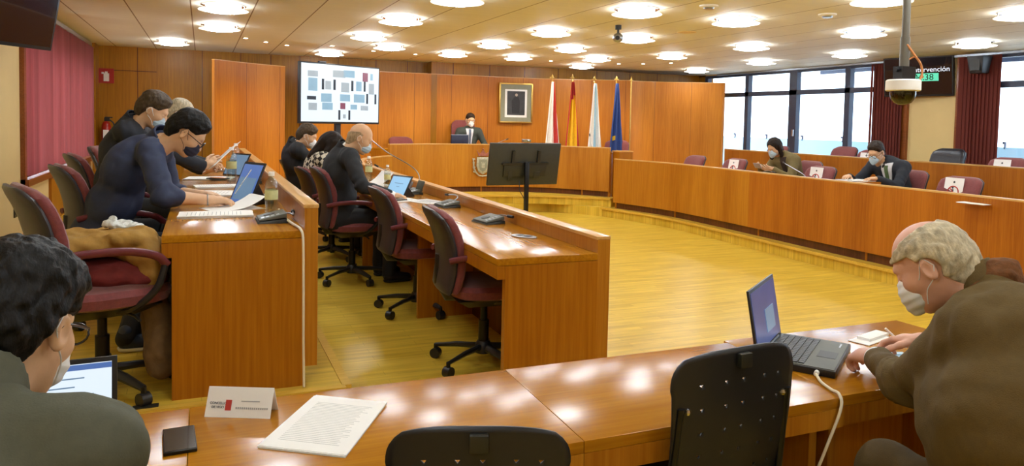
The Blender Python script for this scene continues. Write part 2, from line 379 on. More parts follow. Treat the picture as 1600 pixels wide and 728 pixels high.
# left wall with window
WY0, WY1, WZ0, WZ1 = 8.36, 13.0, .90, 2.58
b = MB().box(XL-.2, XL, -3.5, WY0, 0, CZ).box(XL-.2, XL, WY1, YB+.2, 0, CZ).box(XL-.2, XL, WY0, WY1, 0, WZ0).box(XL-.2, XL, WY0, WY1, WZ1, CZ).box(XL-.2, XL-.14, WY0, WY1, 2.22, WZ1)
struct('wall_left', b, M['cream'])
b = MB().box(XL-.1, XL+.04, WY0-.06, WY0+.03, WZ0-.05, CZ-.03).box(XL-.1, XL+.04, WY1-.03, WY1+.06, WZ0-.05, CZ-.03).box(XL-.1, XL+.07, WY0-.06, WY1+.06, WZ0-.07, WZ0)
wl = struct('window_1', b, M['wframe'])
struct('pane', MB().box(XL-.19, XL-.18, WY0, WY1, WZ0, 2.22), M['pane'], parent=wl)
struct('window_rail', MB().box(XL-.02, XL+.045, WY0, WY1, WZ1+.0, WZ1+.05), M['alu'], parent=wl)
b = MB().box(XL, XL+.05, YB-.42, YB, .3, CZ); struct('trim_corner', b, M['backwall'])
b = MB().box(XL, XL+.03, 9.7, 12.9, .3, .80); struct('wainscot_left', b, M['bench_end'])
b = MB().box(XL, XL+.02, 3.5, 9.7, .30, .37); struct('baseboard_left', b, M['bench_end'])
bl = thing('vertical_blind', 'closed maroon vertical blind filling the left wall window', 'blind', (XL+.02, WY0, WZ0))
k = 0; y = .03
while y < WY1-WY0-.05:
    b = MB().box(-.045, .045, -.0008, .0008, .03, WZ1-WZ0-.02, T=TR(.015, y, 0)@RZ(math.radians(38+random.uniform(-18, 22)))); obj('slat', b, M['blind'], bl); y += .082
# right wall: two glazed bays with a cream pier between
b = MB().box(XR, XR+.2, 7.38, 8.3, .3, CZ).box(XR, XR+.2, 2.0, 13.3, 0, .55).box(XR, XR+.2, 2.0, YB, 2.63, CZ)  .box(XR, XR+.2, -3.5, 2.0, 0, CZ)
struct('wall_right', b, M['cream'])
struct('wall_right_corner', MB().box(XR, XR+.2, 13.3, YB+.2, 0, CZ), M['backwall'])
def right_window(nm, y0, y1, mull):
    b = MB().box(XR-.01, XR+.07, y0, y1, .53, .60).box(XR-.01, XR+.07, y0, y1, 2.585, 2.64).box(XR-.02, XR+.08, y0, y1, 2.17, 2.255)
    for y, w_ in mull: b.box(XR-.02, XR+.08, y-w_/2, y+w_/2, .55, 2.63)
    o = struct(nm, b, M['mullion'])
    struct('pane', MB().box(XR+.03, XR+.036, y0, y1, .55, 2.63), M['pane'], parent=o)
    return o
rw = right_window('window_2', 8.3, 13.3, [(11.95, .10), (10.68, .19), (9.42, .11), (13.25, .1)])
b = MB().cyl((XR-.05, 10.62, 1.5), (XR-.02, 10.62, 1.5), .012).box(XR-.06, XR-.04, 10.60, 10.64, 1.4, 1.52); struct('window_handle', b, M['alu'], parent=rw)
right_window('window_3', 2.0, 7.38, [(6.0, .1), (4.6, .15), (3.2, .1)])
b = MB().box(XR-.10, XR-.02, 2.2, 12.8, 2.625, 2.655); struct('trim_curtain_rail', b, M['alu'])
def curtain(label, y0, y1, x, step=.055):
    c = thing('gathered_blind', label, 'blind', (x, y0, .6), 0, None)
    y = 0
    while y < y1-y0:
        a = math.radians(random.uniform(62, 80)); obj('slat', MB().box(-.045, .045, -.001, .001, 0, 2.02, T=TR(0, y, 0)@RZ(a)), M['curtain'], c); y += step
curtain('maroon vertical blind slats gathered left of the cream pier', 8.32, 8.92, XR-.08)
curtain('maroon vertical blind slats gathered right of the cream pier', 6.78, 7.36, XR-.08)
# bench-like wood jambs of the pier
b = MB().box(XR-.05, XR, 8.22, 8.36, .3, 2.63).box(XR-.05, XR, 7.30, 7.42, .3, 2.63); struct('trim_pier', b, M['wframe'])
b = MB().box(-3.2, -1.8, -3.5, -3.4, 0, CZ).box(-3.2, 11.2, -3.7, -3.5, 0, CZ); struct('wall_front', b, M['cream'])
# outside: parapet with frosted glass, slatted canopy
t = thing('balcony_railing', 'pale blue glass balcony railing beyond the right windows', 'railing', (13.4, 2, 0))
obj('glass_panel', MB().box(-.01, .01, 0, 16, .0, 1.28), mat('frosted_blue', 'A9C6D8', .4, var=.05, scale=1), t)
y = .7
while y < 15.8:
    obj('fixing', MB().cyl((-.05, y, 1.36), (.0, y, 1.36), .022), M['mullion'], t); obj('clamp', MB().box(-.03, .02, y-.006, y+.006, 1.25, 1.36), M['mullion'], t); y += 1.22
t = thing('slatted_canopy', 'grey slatted canopy seen through the upper window panes', 'canopy', (11, 2, 0))
M['slat'] = mat('canopy_slats', '8A9AA4', .6, var=.15, scale=3)
b = MB()
for i in range(26): b.box(.4+i*.11, .44+i*.11, 0, 12, 2.95+i*.012, 3.0+i*.012)
obj('slats', b, M['slat'], t); obj('beam', MB().box(.3, .4, 0, 12, 2.85, 3.0).box(3.2, 3.3, 0, 12, 2.9, 3.3), M['mullion'], t)
t['label'] = 'grey slatted canopy seen through the upper window panes'
tag(obj('terrace', MB().box(10.4, 16, -2, 20, -.12, -.02), mat('terrace_tiles', 'B8C0C4', .7, var=.06, scale=2)), kind='structure')

# ================================================================== ceiling fittings
lamp = thing('ceiling_lamp', 'round recessed ceiling lamp', 'ceiling lamp', (0, 0, CZ), 0, 'round ceiling lamps')
obj('trim_ring', MB().lathe([(.19, 0), (.215, 0), (.215, -.008), (.20, -.012), (.19, -.010)], 28), M['steel'], lamp)
obj('glass_disc', MB().lathe([(.0, -.05), (.235, -.05), (.24, -.054), (.235, -.058), (.0, -.058)], 28), M['lamp_glass'], lamp)
obj('bulb_plate', MB().lathe([(.0, -.002), (.165, -.002), (.165, -.045), (.15, -.07), (.0, -.072)], 24), M['lamp'], lamp)
obj('spacer', MB().cyl((.2, 0, 0), (.2, 0, -.055), .005, n=6).cyl((-.1, .173, 0), (-.1, .173, -.055), .005, n=6).cyl((-.1, -.173, 0), (-.1, -.173, -.055), .005, n=6), M['steel'], lamp)
LP = [(.2, 7.98), (.2, 9.73), (-.41, 12.13), (1.96, 12.55), (2.02, 9.71), (2.58, 10.9), (2.0, 7.93), (3.76, 11.46), (3.8, 9.73), (3.85, 8.0), (4.87, 11.35), (4.95, 9.62), (6.05, 10.8),
      (6.6, 12.35), (3.85, 6.11), (5.04, 8.0), (6.78, 9.71), (8.9, 11.9), (5.05, 6.13), (6.84, 7.97), (8.55, 9.71), (6.87, 6.16), (8.65, 7.99), (8.8, 6.22), (6.94, 4.45), (2.1, 6.3), (5.2, 4.5)]
HID = [(.2, 6.15), (2.0, 4.4), (3.75, 4.4), (.2, 4.4), (8.7, 4.4), (.2, 2.6), (2.0, 2.6), (3.8, 2.6), (5.05, 2.6), (6.9, 2.6), (-.2, .8), (2.0, .8), (4.2, .8), (-.8, -1.2), (1.4, -1.2), (3.8, -1.2)]
lab = {}
desc = ['over the left row of desks', 'over the desk of the bald man', 'over the open floor', 'over the right benches', 'near the back wall', 'near the right windows']
for i, (x, y) in enumerate(LP+HID):
    o = lamp if i == 0 else dup(lamp)
    o.location = (x, y, CZ)
    if y > 11: d = 'near the back wall panels'
    elif x < 1: d = 'over the left row of desks'
    elif x < 3: d = 'over the second desk row'
    elif x < 5.5: d = 'over the open parquet floor'
    elif x < 7.5: d = 'over the front right bench'
    else: d = 'near the right windows'
    o['label'] = 'lit round ceiling lamp '+d; o['group'] = 'lit round ceiling lamps '+d
sp = thing('spotlight', 'tiny lit ceiling spotlight in the curved line before the back panels', 'spotlight', (0, 0, CZ), 0, 'tiny ceiling spotlights along the back wall')
obj('rim', MB().lathe([(.03, 0), (.045, 0), (.045, -.006), (.03, -.008)], 14), M['steel'], sp)
obj('bulb', MB().lathe([(.0, -.002), (.03, -.002), (.028, -.012), (.0, -.016)], 12), M['spot'], sp)
SP = [(.57, 11.09), (.87, 11.48), (1.2, 11.79), (1.83, 11.47), (2.56, 11.92), (3.3, 12.06), (4.12, 12.19), (5.02, 12.15), (5.74, 11.9), (7.0, 11.67), (7.35, 11.4), (7.66, 10.99)]
for i, (x, y) in enumerate(SP):
    o = sp if i == 0 else dup(sp)
    o.location = (x, y, CZ)
    l = bpy.data.lights.new('spot_light', 'SPOT'); l.energy = 9; l.color = (1, .84, .62); l.spot_size = math.radians(100); l.spot_blend = .8; l.shadow_soft_size = .03
    lo = bpy.data.objects.new('spot_light', l); COL.objects.link(lo); lo.parent = o; lo.location = (0, 0, -.03)
    lo.rotation_euler = Vector((0, -.5, 1)).to_track_quat('Z', 'Y').to_euler()
for (x, y), lb in (((4.3, 5.6), 'flat grey round sensor plate on ceiling near the camera pole'), ((5.59, 5.45), 'white round smoke detector on ceiling left of the camera pole')):
    t = thing('smoke_detector', lb, 'smoke detector', (x, y, CZ)); obj('base', MB().lathe([(.0, 0), (.085, 0), (.085, -.012), (.07, -.02), (0, -.02)], 20), M['white'], t); obj('sensor', MB().lathe([(0, -.02), (.05, -.02), (.045, -.035), (0, -.035)], 16), M['alu'], t)
t = thing('ceiling_speaker', 'flush beige speaker grille in the ceiling', 'speaker', (5.3, 7.3, CZ)); obj('grille', MB().lathe([(0, 0), (.11, 0), (.11, -.006), (0, -.007)], 20), M['cream'], t)
# small ceiling camera
t = thing('ceiling_camera', 'small black and grey surveillance camera hanging under the ceiling', 'camera', (4.30, 7.2, CZ))
obj('mount', MB().cyl((0, 0, 0), (0, 0, -.05), .035).cyl((0, 0, -.04), (0, 0, -.1), .012), M['blackp'], t)
obj('camera_body', MB().sphere((0, 0, -.14), (.06, .06, .055), 14).cyl((-.02, -.03, -.14), (-.05, -.075, -.15), .03), M['alu'], t); obj('lens', MB().cyl((-.05, -.075, -.15), (-.056, -.083, -.152), .024), M['blackp'], t)
# dome camera on pole
px_, py_ = 3.715, 3.04
t = thing('dome_camera', 'white dome camera hanging on a grey ceiling pole', 'camera', (px_, py_, 0))
M['pole'] = mat('pole_grey', '6A655A', .45, metal=.3, var=.06)
obj('pole', MB().cyl((0, 0, 2.065), (0, 0, CZ), .021).cyl((0, 0, 1.915), (0, 0, 2.085), .026), M['pole'], t)
obj('bracket', MB().box(-.05, .06, -.03, .03, 1.84, 1.915).cyl((-.07, 0, 1.895), (.07, 0, 1.895), .012), M['blackp'], t)
obj('housing', MB().lathe([(0, 1.84), (.085, 1.84), (.092, 1.833), (.092, 1.78), (.086, 1.775), (0, 1.775)], 28), M['white'], t)
obj('dome', MB().lathe([(.068, 1.775), (.068, 1.755), (.062, 1.73), (.045, 1.707), (.02, 1.696), (0, 1.694)], 24), M['dome'], t)
obj('lens_unit', MB().sphere((0, 0, 1.755), (.045, .045, .04), 14).cyl((0, -.02, 1.755), (-.02, -.055, 1.74), .018), M['unit_d'], t)
obj('cable', MB().tube(spline([(-.01, -.02, 2.04), (.03, -.04, 1.98), (.07, -.05, 1.93), (.085, -.05, 1.88), (.07, -.05, 1.84)], 6), .006).tube(spline([(.01, -.02, 1.955), (.05, -.03, 1.97), (.085, -.04, 1.93), (.09, -.05, 1.85)], 6), .005), M['orange'], t)
# black speaker at right, TVs
t = thing('wall_speaker', 'small black loudspeaker under the ceiling by the right window', 'speaker', (9.95, 6.95, 2.5))
obj('cabinet', MB().frustum(.07, .09, -.14, .10, .12, .10), M['blackp'], t, bevel=.01); obj('bracket', MB().cyl((.08, 0, 0), (.24, 0, .02), .014), M['blackp'], t); obj('grille', MB().box(-.094, -.088, -.07, .07, -.10, .07), M['unit_d'], t)
def tv(name, label, w_, h_, loc, heading, tilt, screen, depth=.06):
    """heading: direction the screen faces; screen plane local -Y"""
    t = thing(name, label, 'television', loc, heading+math.pi/2)
    T = Matrix.Rotation(tilt, 4, 'X')
    obj('casing', MB().box(-w_/2, w_/2, 0, depth, -h_/2, h_/2, T=T), M['blackp'], t, bevel=.006)
    o = obj('screen', MB().box(-w_/2+.02, w_/2-.02, -.002, .003, -h_/2+.03, h_/2-.02, T=T), screen, t)
    obj('bracket', MB().box(-.12, .12, depth, depth+.06, -.1, .1, T=T), M['blackp'], t)
    return t, T
t, T = tv('wall_television', 'black wall television showing a green timer on the cream pier', 1.0, .60, (9.98, 7.93, 2.365), math.radians(196), math.radians(8), M['screen_off'])
def place(me, name, t, T, x, z, y=-.004):
    o = obj(name, me, None, t); o.matrix_local = T @ TR(x, y, z) @ Matrix.Rotation(math.pi/2, 4, 'X'); return o
place(text_mesh('Intervención', .105, 'screen_t'), 'caption', t, T, .19, .10)
obj('timer_box', MB().box(-.12, .30, -.006, -.003, -.07, .045, T=T), M['screen_g'], t)
place(text_mesh('04:38', .13, 'screen_off'), 'timer_digits', t, T, .09, -.015, -.008)
t, T = tv('wall_television', 'black television high on the left wall at the picture edge', .98, .58, (-1.40, 6.95, 2.36), math.radians(-32), math.radians(12), M['screen_off'])
obj('wall_arm', MB().tube([(0, .1, 0), (-.05, .2, .05), (-.1, .3, .05)], .02), M['blackp'], t)
# video call TV
t, T = tv('video_call_television', 'large white lit television showing a grid of video call windows', 1.42, .86, (2.02, 11.70, 1.93), math.radians(-62), 0, M['screen_w'])
t.scale = (1.08, 1.08, 1.08)
random.seed(9)
for (x, z, w_, h_, mm) in [(-.50, .27, .17, .08, 'tile_g'), (-.05, .29, .22, .1, 'tile_g'), (.13, .30, .2, .1, 'tile_b'), (.43, .27, .10, .13, 'tile_r'), (.55, .28, .05, .1, 'tile_b'),
                           (-.50, .12, .15, .18, 'tile_b'), (-.33, .13, .04, .15, 'tile_d'), (-.24, .12, .1, .12, 'tile_g'), (-.13, .13, .04, .15, 'tile_d'), (.06, .10, .14, .14, 'tile_g'), (.19, .13, .04, .15, 'tile_d'), (.31, .13, .1, .14, 'tile_b'), (.42, .13, .035, .15, 'tile_d'), (.55, .1, .1, .16, 'tile_g'),
                           (-.52, -.07, .15, .05, 'tile_d'), (-.27, -.06, .18, .12, 'tile_b'), (.06, -.05, .18, .1, 'tile_b'), (.32, -.05, .2, .12, 'tile_b'), (.47, -.05, .035, .15, 'tile_d'), (.63, -.05, .035, .15, 'tile_d'),
                           (-.50, -.19, .14, .1, 'tile_g'), (-.25, -.18, .18, .1, 'tile_b'), (.02, -.17, .09, .09, 'tile_r'), (.22, -.18, .12, .07, 'tile_b'), (.42, -.19, .14, .07, 'tile_g'), (-.04, -.30, .035, .14, 'tile_d'), (.14, -.30, .035, .14, 'tile_d'), (.05, -.32, .05, .06, 'tile_g')]:
    obj('video_tile', MB().box(x-w_/2, x+w_/2, -.005, -.003, z-h_/2, z+h_/2), M[mm], t)
obj('webcam', MB().box(-.40, -.28, -.01, .03, .43, .455), M['blackp'], t, bevel=.005)
obj('stand_pole', MB().box(-.04, .04, .07, .12, -1.60, -.2).box(-.3, .3, -.15, .25, -1.60, -1.57), M['blackp'], t)
# ---- big monitor on a stand, seen from behind
t = thing('monitor_stand', 'large black monitor on a tall stand, seen from behind', 'monitor', (4.18, 9.45, 0), math.radians(3))
T = TR(0, 0, .965) @ Matrix.Rotation(math.radians(10), 4, 'X')
M['mon'] = mat('monitor_back', '33332B', .5, var=.08)
obj('monitor_back', MB().box(-.55, .55, -.02, .03, -.30, .30, T=T), M['mon'], t, bevel=.008)
obj('screen', MB().box(-.53, .53, .03, .034, -.295, .295, T=T), M['screen_off'], t)
obj('mount_rail', MB().box(-.36, .36, -.055, -.03, -.0, .03, T=T).box(-.22, -.18, -.05, -.02, .0, .2, T=T).box(.18, .22, -.05, -.02, .0, .2, T=T), M['blackp'], t)
obj('mount_plate', MB().box(-.33, .33, -.045, -.02, -.17, 0, T=T).box(-.26, -.2, -.05, -.04, -.22, -.1, T=T).box(.14, .24, -.05, -.04, -.2, -.1, T=T), M['unit_d'], t, bevel=.004)
obj('webcam', MB().box(-.06, .06, -.02, .03, .318, .35, T=T).sphere((.02, -.02, .335), .018, T=T), M['alu'], t)
obj('pole', MB().box(-.03, .03, -.10, -.06, .03, 1.0), M['blackm'], t, bevel=.004)
obj('base', MB().box(-.35, .35, -.11, -.05, 0, .03).box(-.35, -.29, -.35, .25, 0, .03).box(.29, .35, -.35, .25, 0, .03), M['blackm'], t, bevel=.004)
obj('cable', MB().tube(spline([(-.10, -.06, .74), (-.11, -.1, .6), (-.04, -.12, .45), (-.05, -.12, .2), (-.04, -.1, .05)], 6), .006), M['cablek'], t)
# ================================================================== portrait, flags, extinguisher
t = thing('framed_portrait', 'framed standing portrait hanging on the orange panel wall', 'picture', (5.70, 13.345, 1.925), math.radians(-3))
W2, H2 = .35, .392
obj('frame', MB().box(-W2, W2, 0, .03, -H2, -H2+.03).box(-W2, W2, 0, .03, H2-.03, H2).box(-W2, -W2+.03, 0, .03, -H2, H2).box(W2-.03, W2, 0, .03, -H2, H2), M['gold'], t, bevel=.004)
obj('mount', MB().box(-W2+.02, W2-.02, .012, .02, -H2+.02, H2-.02), M['portrait_bg'], t)
obj('passepartout', MB().box(-.23, .23, .008, .012, -.28, .27), M['white'], t)
obj('picture', MB().box(-.185, .185, .004, .008, -.235, .235), M['portrait_dk'], t)
M['fig'] = mat('portrait_figure', '26262A', .6, var=.15); M['figs'] = mat('portrait_face', 'B0A498', .6, var=.08)
obj('figure', MB().prism([(-.08, -.2), (.07, -.2), (.075, .02), (.05, .12), (-.04, .12), (-.09, .03)], -.003, .004, T=Matrix.Rotation(math.pi/2, 4, 'X')), M['fig'], t)
obj('figure_face', MB().lathe([(0, 0), (.028, 0), (.028, .003), (0, .003)], 14, T=TR(.005, .003, .16)@Matrix.Rotation(math.pi/2, 4, 'X')).box(-.05, .02, .001, .003, -.02, .0), M['figs'], t)
def flag(label, x, y, scheme, top=2.50, spread=1.0, side=0):
    t = thing('flag', label, 'flag', (x, y, .3))
    hh = top-.3
    obj('pole', MB().cyl((0, 0, 0), (0, 0, hh-.12), .013), M['gold'], t)
    obj('base', MB().lathe([(0, 0), (.14, 0), (.14, .02), (.04, .05), (.02, .09), (0, .09)], 20), M['gold'], t)
    obj('finial', MB().lathe([(.008, hh-.13), (.02, hh-.12), (.008, hh-.105), (.012, hh-.09), (.022, hh-.06), (.018, hh-.04), (0, hh)], 10).box(-.045, .045, -.006, .006, hh-.08, hh-.065), M['gold'], t)
    mats, fn = scheme
    nu, nv = 46, 40; vs = []; fs = []; mi = []
    for j in range(nv+1):
        v = j/nv; z = hh-.15-v*1.62
        wd = (.035+.37*v**.8)*spread
        for i in range(nu+1):
            u = i/nu
            xx = (u-.45+side*.1)*wd*1.0
            yy = -.03-.045*math.sin(u*math.pi*5.2+.6*v)*(.25+.75*v)-.02*math.sin(u*17+v*3)
            zz = z-.10*v*(abs(u-.5)*2)*math.sin(u*9)
            vs.append((xx, yy, zz))
    for j in range(nv):
        for i in range(nu):
            a = j*(nu+1)+i; fs.append((a, a+nu+1, a+nu+2, a+1)); mi.append(fn(i/nu, j/nv))
    m = MB(); m.v = vs; m.f = fs; m.m = mi
    me = m.mesh('cloth', [M[q] for q in mats], 60, fix=False)
    o = obj('cloth', me, None, t); s = o.modifiers.new('s', 'SOLIDIFY'); s.thickness = .006
    return t
def f_vigo(u, v): return 1 if (v > .72 and u < .6) or (.62 < u < .95) else 0
def f_esp(u, v):
    if u > .62-.1*v+.2*(v) : return 1 if u > .78 or v < .15 else 0
    if v < .18: return 1
    return 0 if u > .18 else 1
def f_gal(u, v): return 2 if (v > .74 and v < .9 and .38 < u < .62 and int(u*40+v*30) % 2 == 0) else (1 if .36 < u < .62 and v < .8 else 0)
def f_eu(u, v):
    for (a, b_) in ((.3, .62), (.6, .78), (.72, .86), (.75, .95), (.35, .95)):
        if abs(u-a) < .055 and abs(v-b_) < .03: return 1
    return 0
flag('white and red flag, leftmost of the flags beside the portrait', 5.97, 12.3, (['flagw', 'flagr'], f_vigo), 2.46)
flag('yellow and red flag hanging beside the white and red one', 6.36, 12.25, (['flagy', 'flagr'], f_esp), 2.47)
flag('white flag with pale blue band and small crest', 6.75, 12.1, (['flagw', 'flaglb', 'flagb'], f_gal), 2.45)
flag('dark blue flag with yellow stars', 7.13, 11.95, (['flagb', 'flagy'], f_eu), 2.46)
t = thing('flag_pole', 'bare golden flag pole right of the blue flag', 'flag pole', (7.42, 11.9, .3))
obj('pole', MB().cyl((0, 0, 0), (0, 0, 2.05), .013), M['gold'], t); obj('finial', MB().lathe([(.008, 2.04), (.022, 2.08), (.018, 2.1), (0, 2.16)], 10).box(-.04, .04, -.005, .005, 2.07, 2.085), M['gold'], t); obj('base', MB().lathe([(0, 0), (.12, 0), (.12, .02), (.02, .06), (0, .06)], 18), M['gold'], t)
t = thing('fire_extinguisher', 'red fire extinguisher on the wood wall in the left corner', 'fire extinguisher', (-1.42, 13.5, .95))
obj('cylinder', MB().lathe([(0, 0), (.065, 0), (.07, .02), (.07, .40), (.05, .46), (.02, .48), (0, .48)], 20), M['exting'], t)
obj('valve', MB().box(-.03, .05, -.02, .02, .48, .54).box(-.02, .09, -.01, .01, .53, .55), M['blackp'], t); obj('hose', MB().tube(spline([(.05, 0, .5), (.11, 0, .42), (.09, 0, .2), (.085, 0, .08)], 6), .012), M['blackp'], t); obj('label', MB().box(-.04, .04, -.073, -.068, .2, .34), M['white'], t)
obj('bracket', MB().box(-.03, .03, .065, .24, .3, .34), M['blackp'], t)
t = thing('extinguisher_sign', 'red fire extinguisher sign above the extinguisher', 'sign', (-1.45, 13.73, 2.17))
obj('plate', MB().box(-.12, .12, 0, .01, -.12, .12), M['exting'], t); obj('pictogram', MB().box(-.03, .05, -.004, 0, -.09, .04).box(-.01, .03, -.004, 0, .04, .07).box(-.06, -.02, -.004, 0, .03, .06), M['white'], t)
t = thing('wall_switch', 'small dark wall socket low on the cream wall', 'socket', (XL, 8.05, .63)); obj('plate', MB().box(0, .012, -.05, .05, -.06, .06), M['unit_d'], t, bevel=.003); obj('button', MB().box(.012, .018, -.025, .025, -.03, .03), M['blackp'], t)
# ================================================================== signed distance bodies
def cap(a, b, ra, rb=None):
    return ('cap', np.array(a, float), np.array(b, float), ra, ra if rb is None else rb)
def ell(c, r, R=None): return ('ell', np.array(c, float), np.array(r, float), None if R is None else np.array(R, float))
def ev(p, X):
    if p[0] == 'cap':
        _, a, b, ra, rb = p; ab = b-a; t = np.clip(((X-a)@ab)/max(ab@ab, 1e-9), 0, 1)
        return np.linalg.norm(X-a-t[:, None]*ab, axis=1)-(ra+(rb-ra)*t)
    if p[0] == 'ell':
        _, c, r, R = p; q = X-c
        if R is not None: q = q@R
        k0 = np.linalg.norm(q/r, axis=1); k1 = np.linalg.norm(q/(r*r), axis=1)
        return k0*(k0-1)/np.maximum(k1, 1e-6)
    if p[0] == 'fn': return p[1](X)
def bound(p):
    if p[0] == 'cap': r = max(p[3], p[4]); return np.minimum(p[1], p[2])-r, np.maximum(p[1], p[2])+r
    r = max(p[2]); return p[1]-r, p[1]+r
def smin(a, b, k):
    if k <= 0: return np.minimum(a, b)
    h = np.clip(.5+.5*(b-a)/k, 0, 1); return b+(a-b)*h-k*h*(1-h)
def smax(a, b, k): return -smin(-a, -b, k)
def union(prims, k):
    def f(X):
        d = None
        for p in prims:
            kk = k
            if p[0] == 'k': kk = p[2]; p = p[1]
            e = ev(p, X); d = e if d is None else smin(d, e, kk)
        return d
    return f
def nets(fn, lo, hi, h):
    """naive surface nets on a regular grid"""
    lo = np.array(lo, float)-2*h; n = np.ceil((np.array(hi, float)+2*h-lo)/h).astype(int)+1
    g = [lo[i]+h*np.arange(n[i]) for i in range(3)]
    D = np.empty(n)
    YY, ZZ = np.meshgrid(g[1], g[2], indexing='ij'); sl = np.stack([np.zeros(YY.size), YY.ravel(), ZZ.ravel()], 1)
    stp = max(1, int(300000/sl.shape[0]))
    for i in range(0, n[0], stp):
        j = min(i+stp, n[0]); X = np.tile(sl, (j-i, 1)); X[:, 0] = np.repeat(g[0][i:j], sl.shape[0]); D[i:j] = fn(X).reshape(j-i, n[1], n[2])
    ins = D < 0
    c = [slice(None, -1), slice(1, None)]
    cnt = sum(ins[a][:, b][:, :, e].astype(int) for a in c for b in c for e in c)
    act = (cnt > 0) & (cnt < 8); idx = -np.ones(act.shape, int); ids = np.argwhere(act); idx[act] = np.arange(len(ids))
    acc = np.zeros((len(ids), 3)); num = np.zeros(len(ids))
    I, J, K = ids.T
    corners = [(a, b, e) for a in (0, 1) for b in (0, 1) for e in (0, 1)]
    for a in corners:
        for ax in range(3):
            if a[ax]: continue
            b = list(a); b[ax] = 1
            va = D[I+a[0], J+a[1], K+a[2]]; vb = D[I+b[0], J+b[1], K+b[2]]
            m = (va < 0) != (vb < 0); t = np.where(m, va/np.where(m, va-vb, 1), 0)
            pt = np.array(a, float)[None, :].repeat(len(ids), 0); pt[:, ax] += t; acc[m] += pt[m]; num[m] += 1
    V = lo+h*(ids+acc/num[:, None])
    F = []
    for ax in range(3):
        u, v = (ax+1) % 3, (ax+2) % 3
        s0 = [slice(1, -1)]*3; s0[ax] = slice(0, -1); s1 = list(s0); s1[ax] = slice(1, None)
        # edges along ax at grid point p; need neighbours in u,v
        A = ins[tuple(s0)]; s1[ax] = slice(1, D.shape[ax]); B = ins[tuple(s1)]
        e = np.argwhere(A != B); 
        if len(e) == 0: continue
        base = e.copy(); base[:, u] += 1; base[:, v] += 1
        flip = A[tuple(e.T)]
        q = []
        for du, dv in ((0, 0), (-1, 0), (-1, -1), (0, -1)):
            cc = base.copy(); cc[:, u] += du; cc[:, v] += dv; q.append(idx[tuple(cc.T)])
        q = np.stack(q, 1); q[~flip] = q[~flip][:, ::-1]; F.append(q)
    return V, np.concatenate(F)
def sd(prims, k, h, post=None, pad=.03, xf=None, lo=None, hi=None):
    ps = [p[1] if p[0] == 'k' else p for p in prims]
    if lo is None:
        bs = [bound(p) for p in ps if p[0] != 'fn']; lo = np.min([b[0] for b in bs], 0)-pad; hi = np.max([b[1] for b in bs], 0)+pad
    f = union(prims, k); fn = (lambda X: post(X, f(X))) if post else f
    V, F = nets(fn, lo, hi, h)
    if xf is not None: V = V@np.array(xf[0]).T+np.array(xf[1])
    return V, F
def vf_obj(name, parts, mats, parent, origin, smooth=180):
    V = np.concatenate([p[0] for p in parts])-np.array(origin); o = 0; F = []; mi = []
    for i, p in enumerate(parts):
        F.append(p[1]+o); o += len(p[0]); mi += [p[2] if len(p) > 2 else 0]*len(p[1])
    F = np.concatenate(F); me = bpy.data.meshes.new(name)
    me.vertices.add(len(V)); me.vertices.foreach_set('co', V.astype(np.float32).ravel())
    me.loops.add(F.size); me.loops.foreach_set('vertex_index', F.astype(np.int32).ravel())
    me.polygons.add(len(F)); me.polygons.foreach_set('loop_start', np.arange(0, F.size, 4, dtype=np.int32)); 
    me.update(calc_edges=True); me.validate()
    if not isinstance(mats, (list, tuple)): mats = [mats]
    for m in mats: me.materials.append(m)
    me.polygons.foreach_set('material_index', mi[:len(me.polygons)]); me.polygons.foreach_set('use_smooth', [True]*len(me.polygons)); me.update()
    ob = bpy.data.objects.new(name, me); COL.objects.link(ob); ob.parent = parent; return ob
def wav(X, s, ph=0):
    """cheap smooth 3D noise in -1..1"""
    x, y, z = X[:, 0]*s+ph, X[:, 1]*s+ph*1.7, X[:, 2]*s-ph
    return (np.sin(x+1.7*np.sin(y*.9+1.3*np.sin(z*.8)))+np.sin(y*1.1+1.9*np.sin(z*.7+1.2*np.sin(x)))+np.sin(z*1.2+1.5*np.sin(x*.8+y*.6)))/3
def unit(v): v = np.array(v, float); return v/np.linalg.norm(v)
def rot_head(yaw, pitch, roll):
    """columns: right, forward, up of the head; yaw = heading angle of the face (math angle), pitch down positive"""
    f0 = np.array([math.cos(yaw), math.sin(yaw), 0]); up0 = np.array([0, 0, 1.]); r0 = np.cross(f0, up0)
    f = f0*math.cos(pitch)-up0*math.sin(pitch); up = np.cross(r0, f)
    r = r0*math.cos(roll)+up*math.sin(roll); u = up*math.cos(roll)-r0*math.sin(roll)
    return np.stack([r, f, u], 1)
def head_prims(nose=1, jaw=1.0):
    return [ell((0, -.012, .035), (.074, .096, .088)), ell((0, .02, -.02), (.064*jaw, .072, .085)), ell((0, .045, -.075), (.045*jaw, .045, .04)),
            cap((-.028, .078, .028), (.028, .078, .028), .013), ell((-.04, .055, -.02), (.022, .03, .025)), ell((.04, .055, -.02), (.022, .03, .025)),
            ('k', cap((0, .088, .012), (0, .108*nose, -.026), .008, .0125), .012), ('k', ell((0, .098, -.031), (.017, .012, .009)), .008),
            ('k', ell((0, .083, -.060), (.024, .012, .007)), .006), ('k', ell((0, .081, -.070), (.021, .011, .007)), .004), ell((0, .07, -.097), (.02, .018, .016)),
            ('k', cap((0, -.03, -.05), (0, -.05, -.17), .052, .055), .03)]
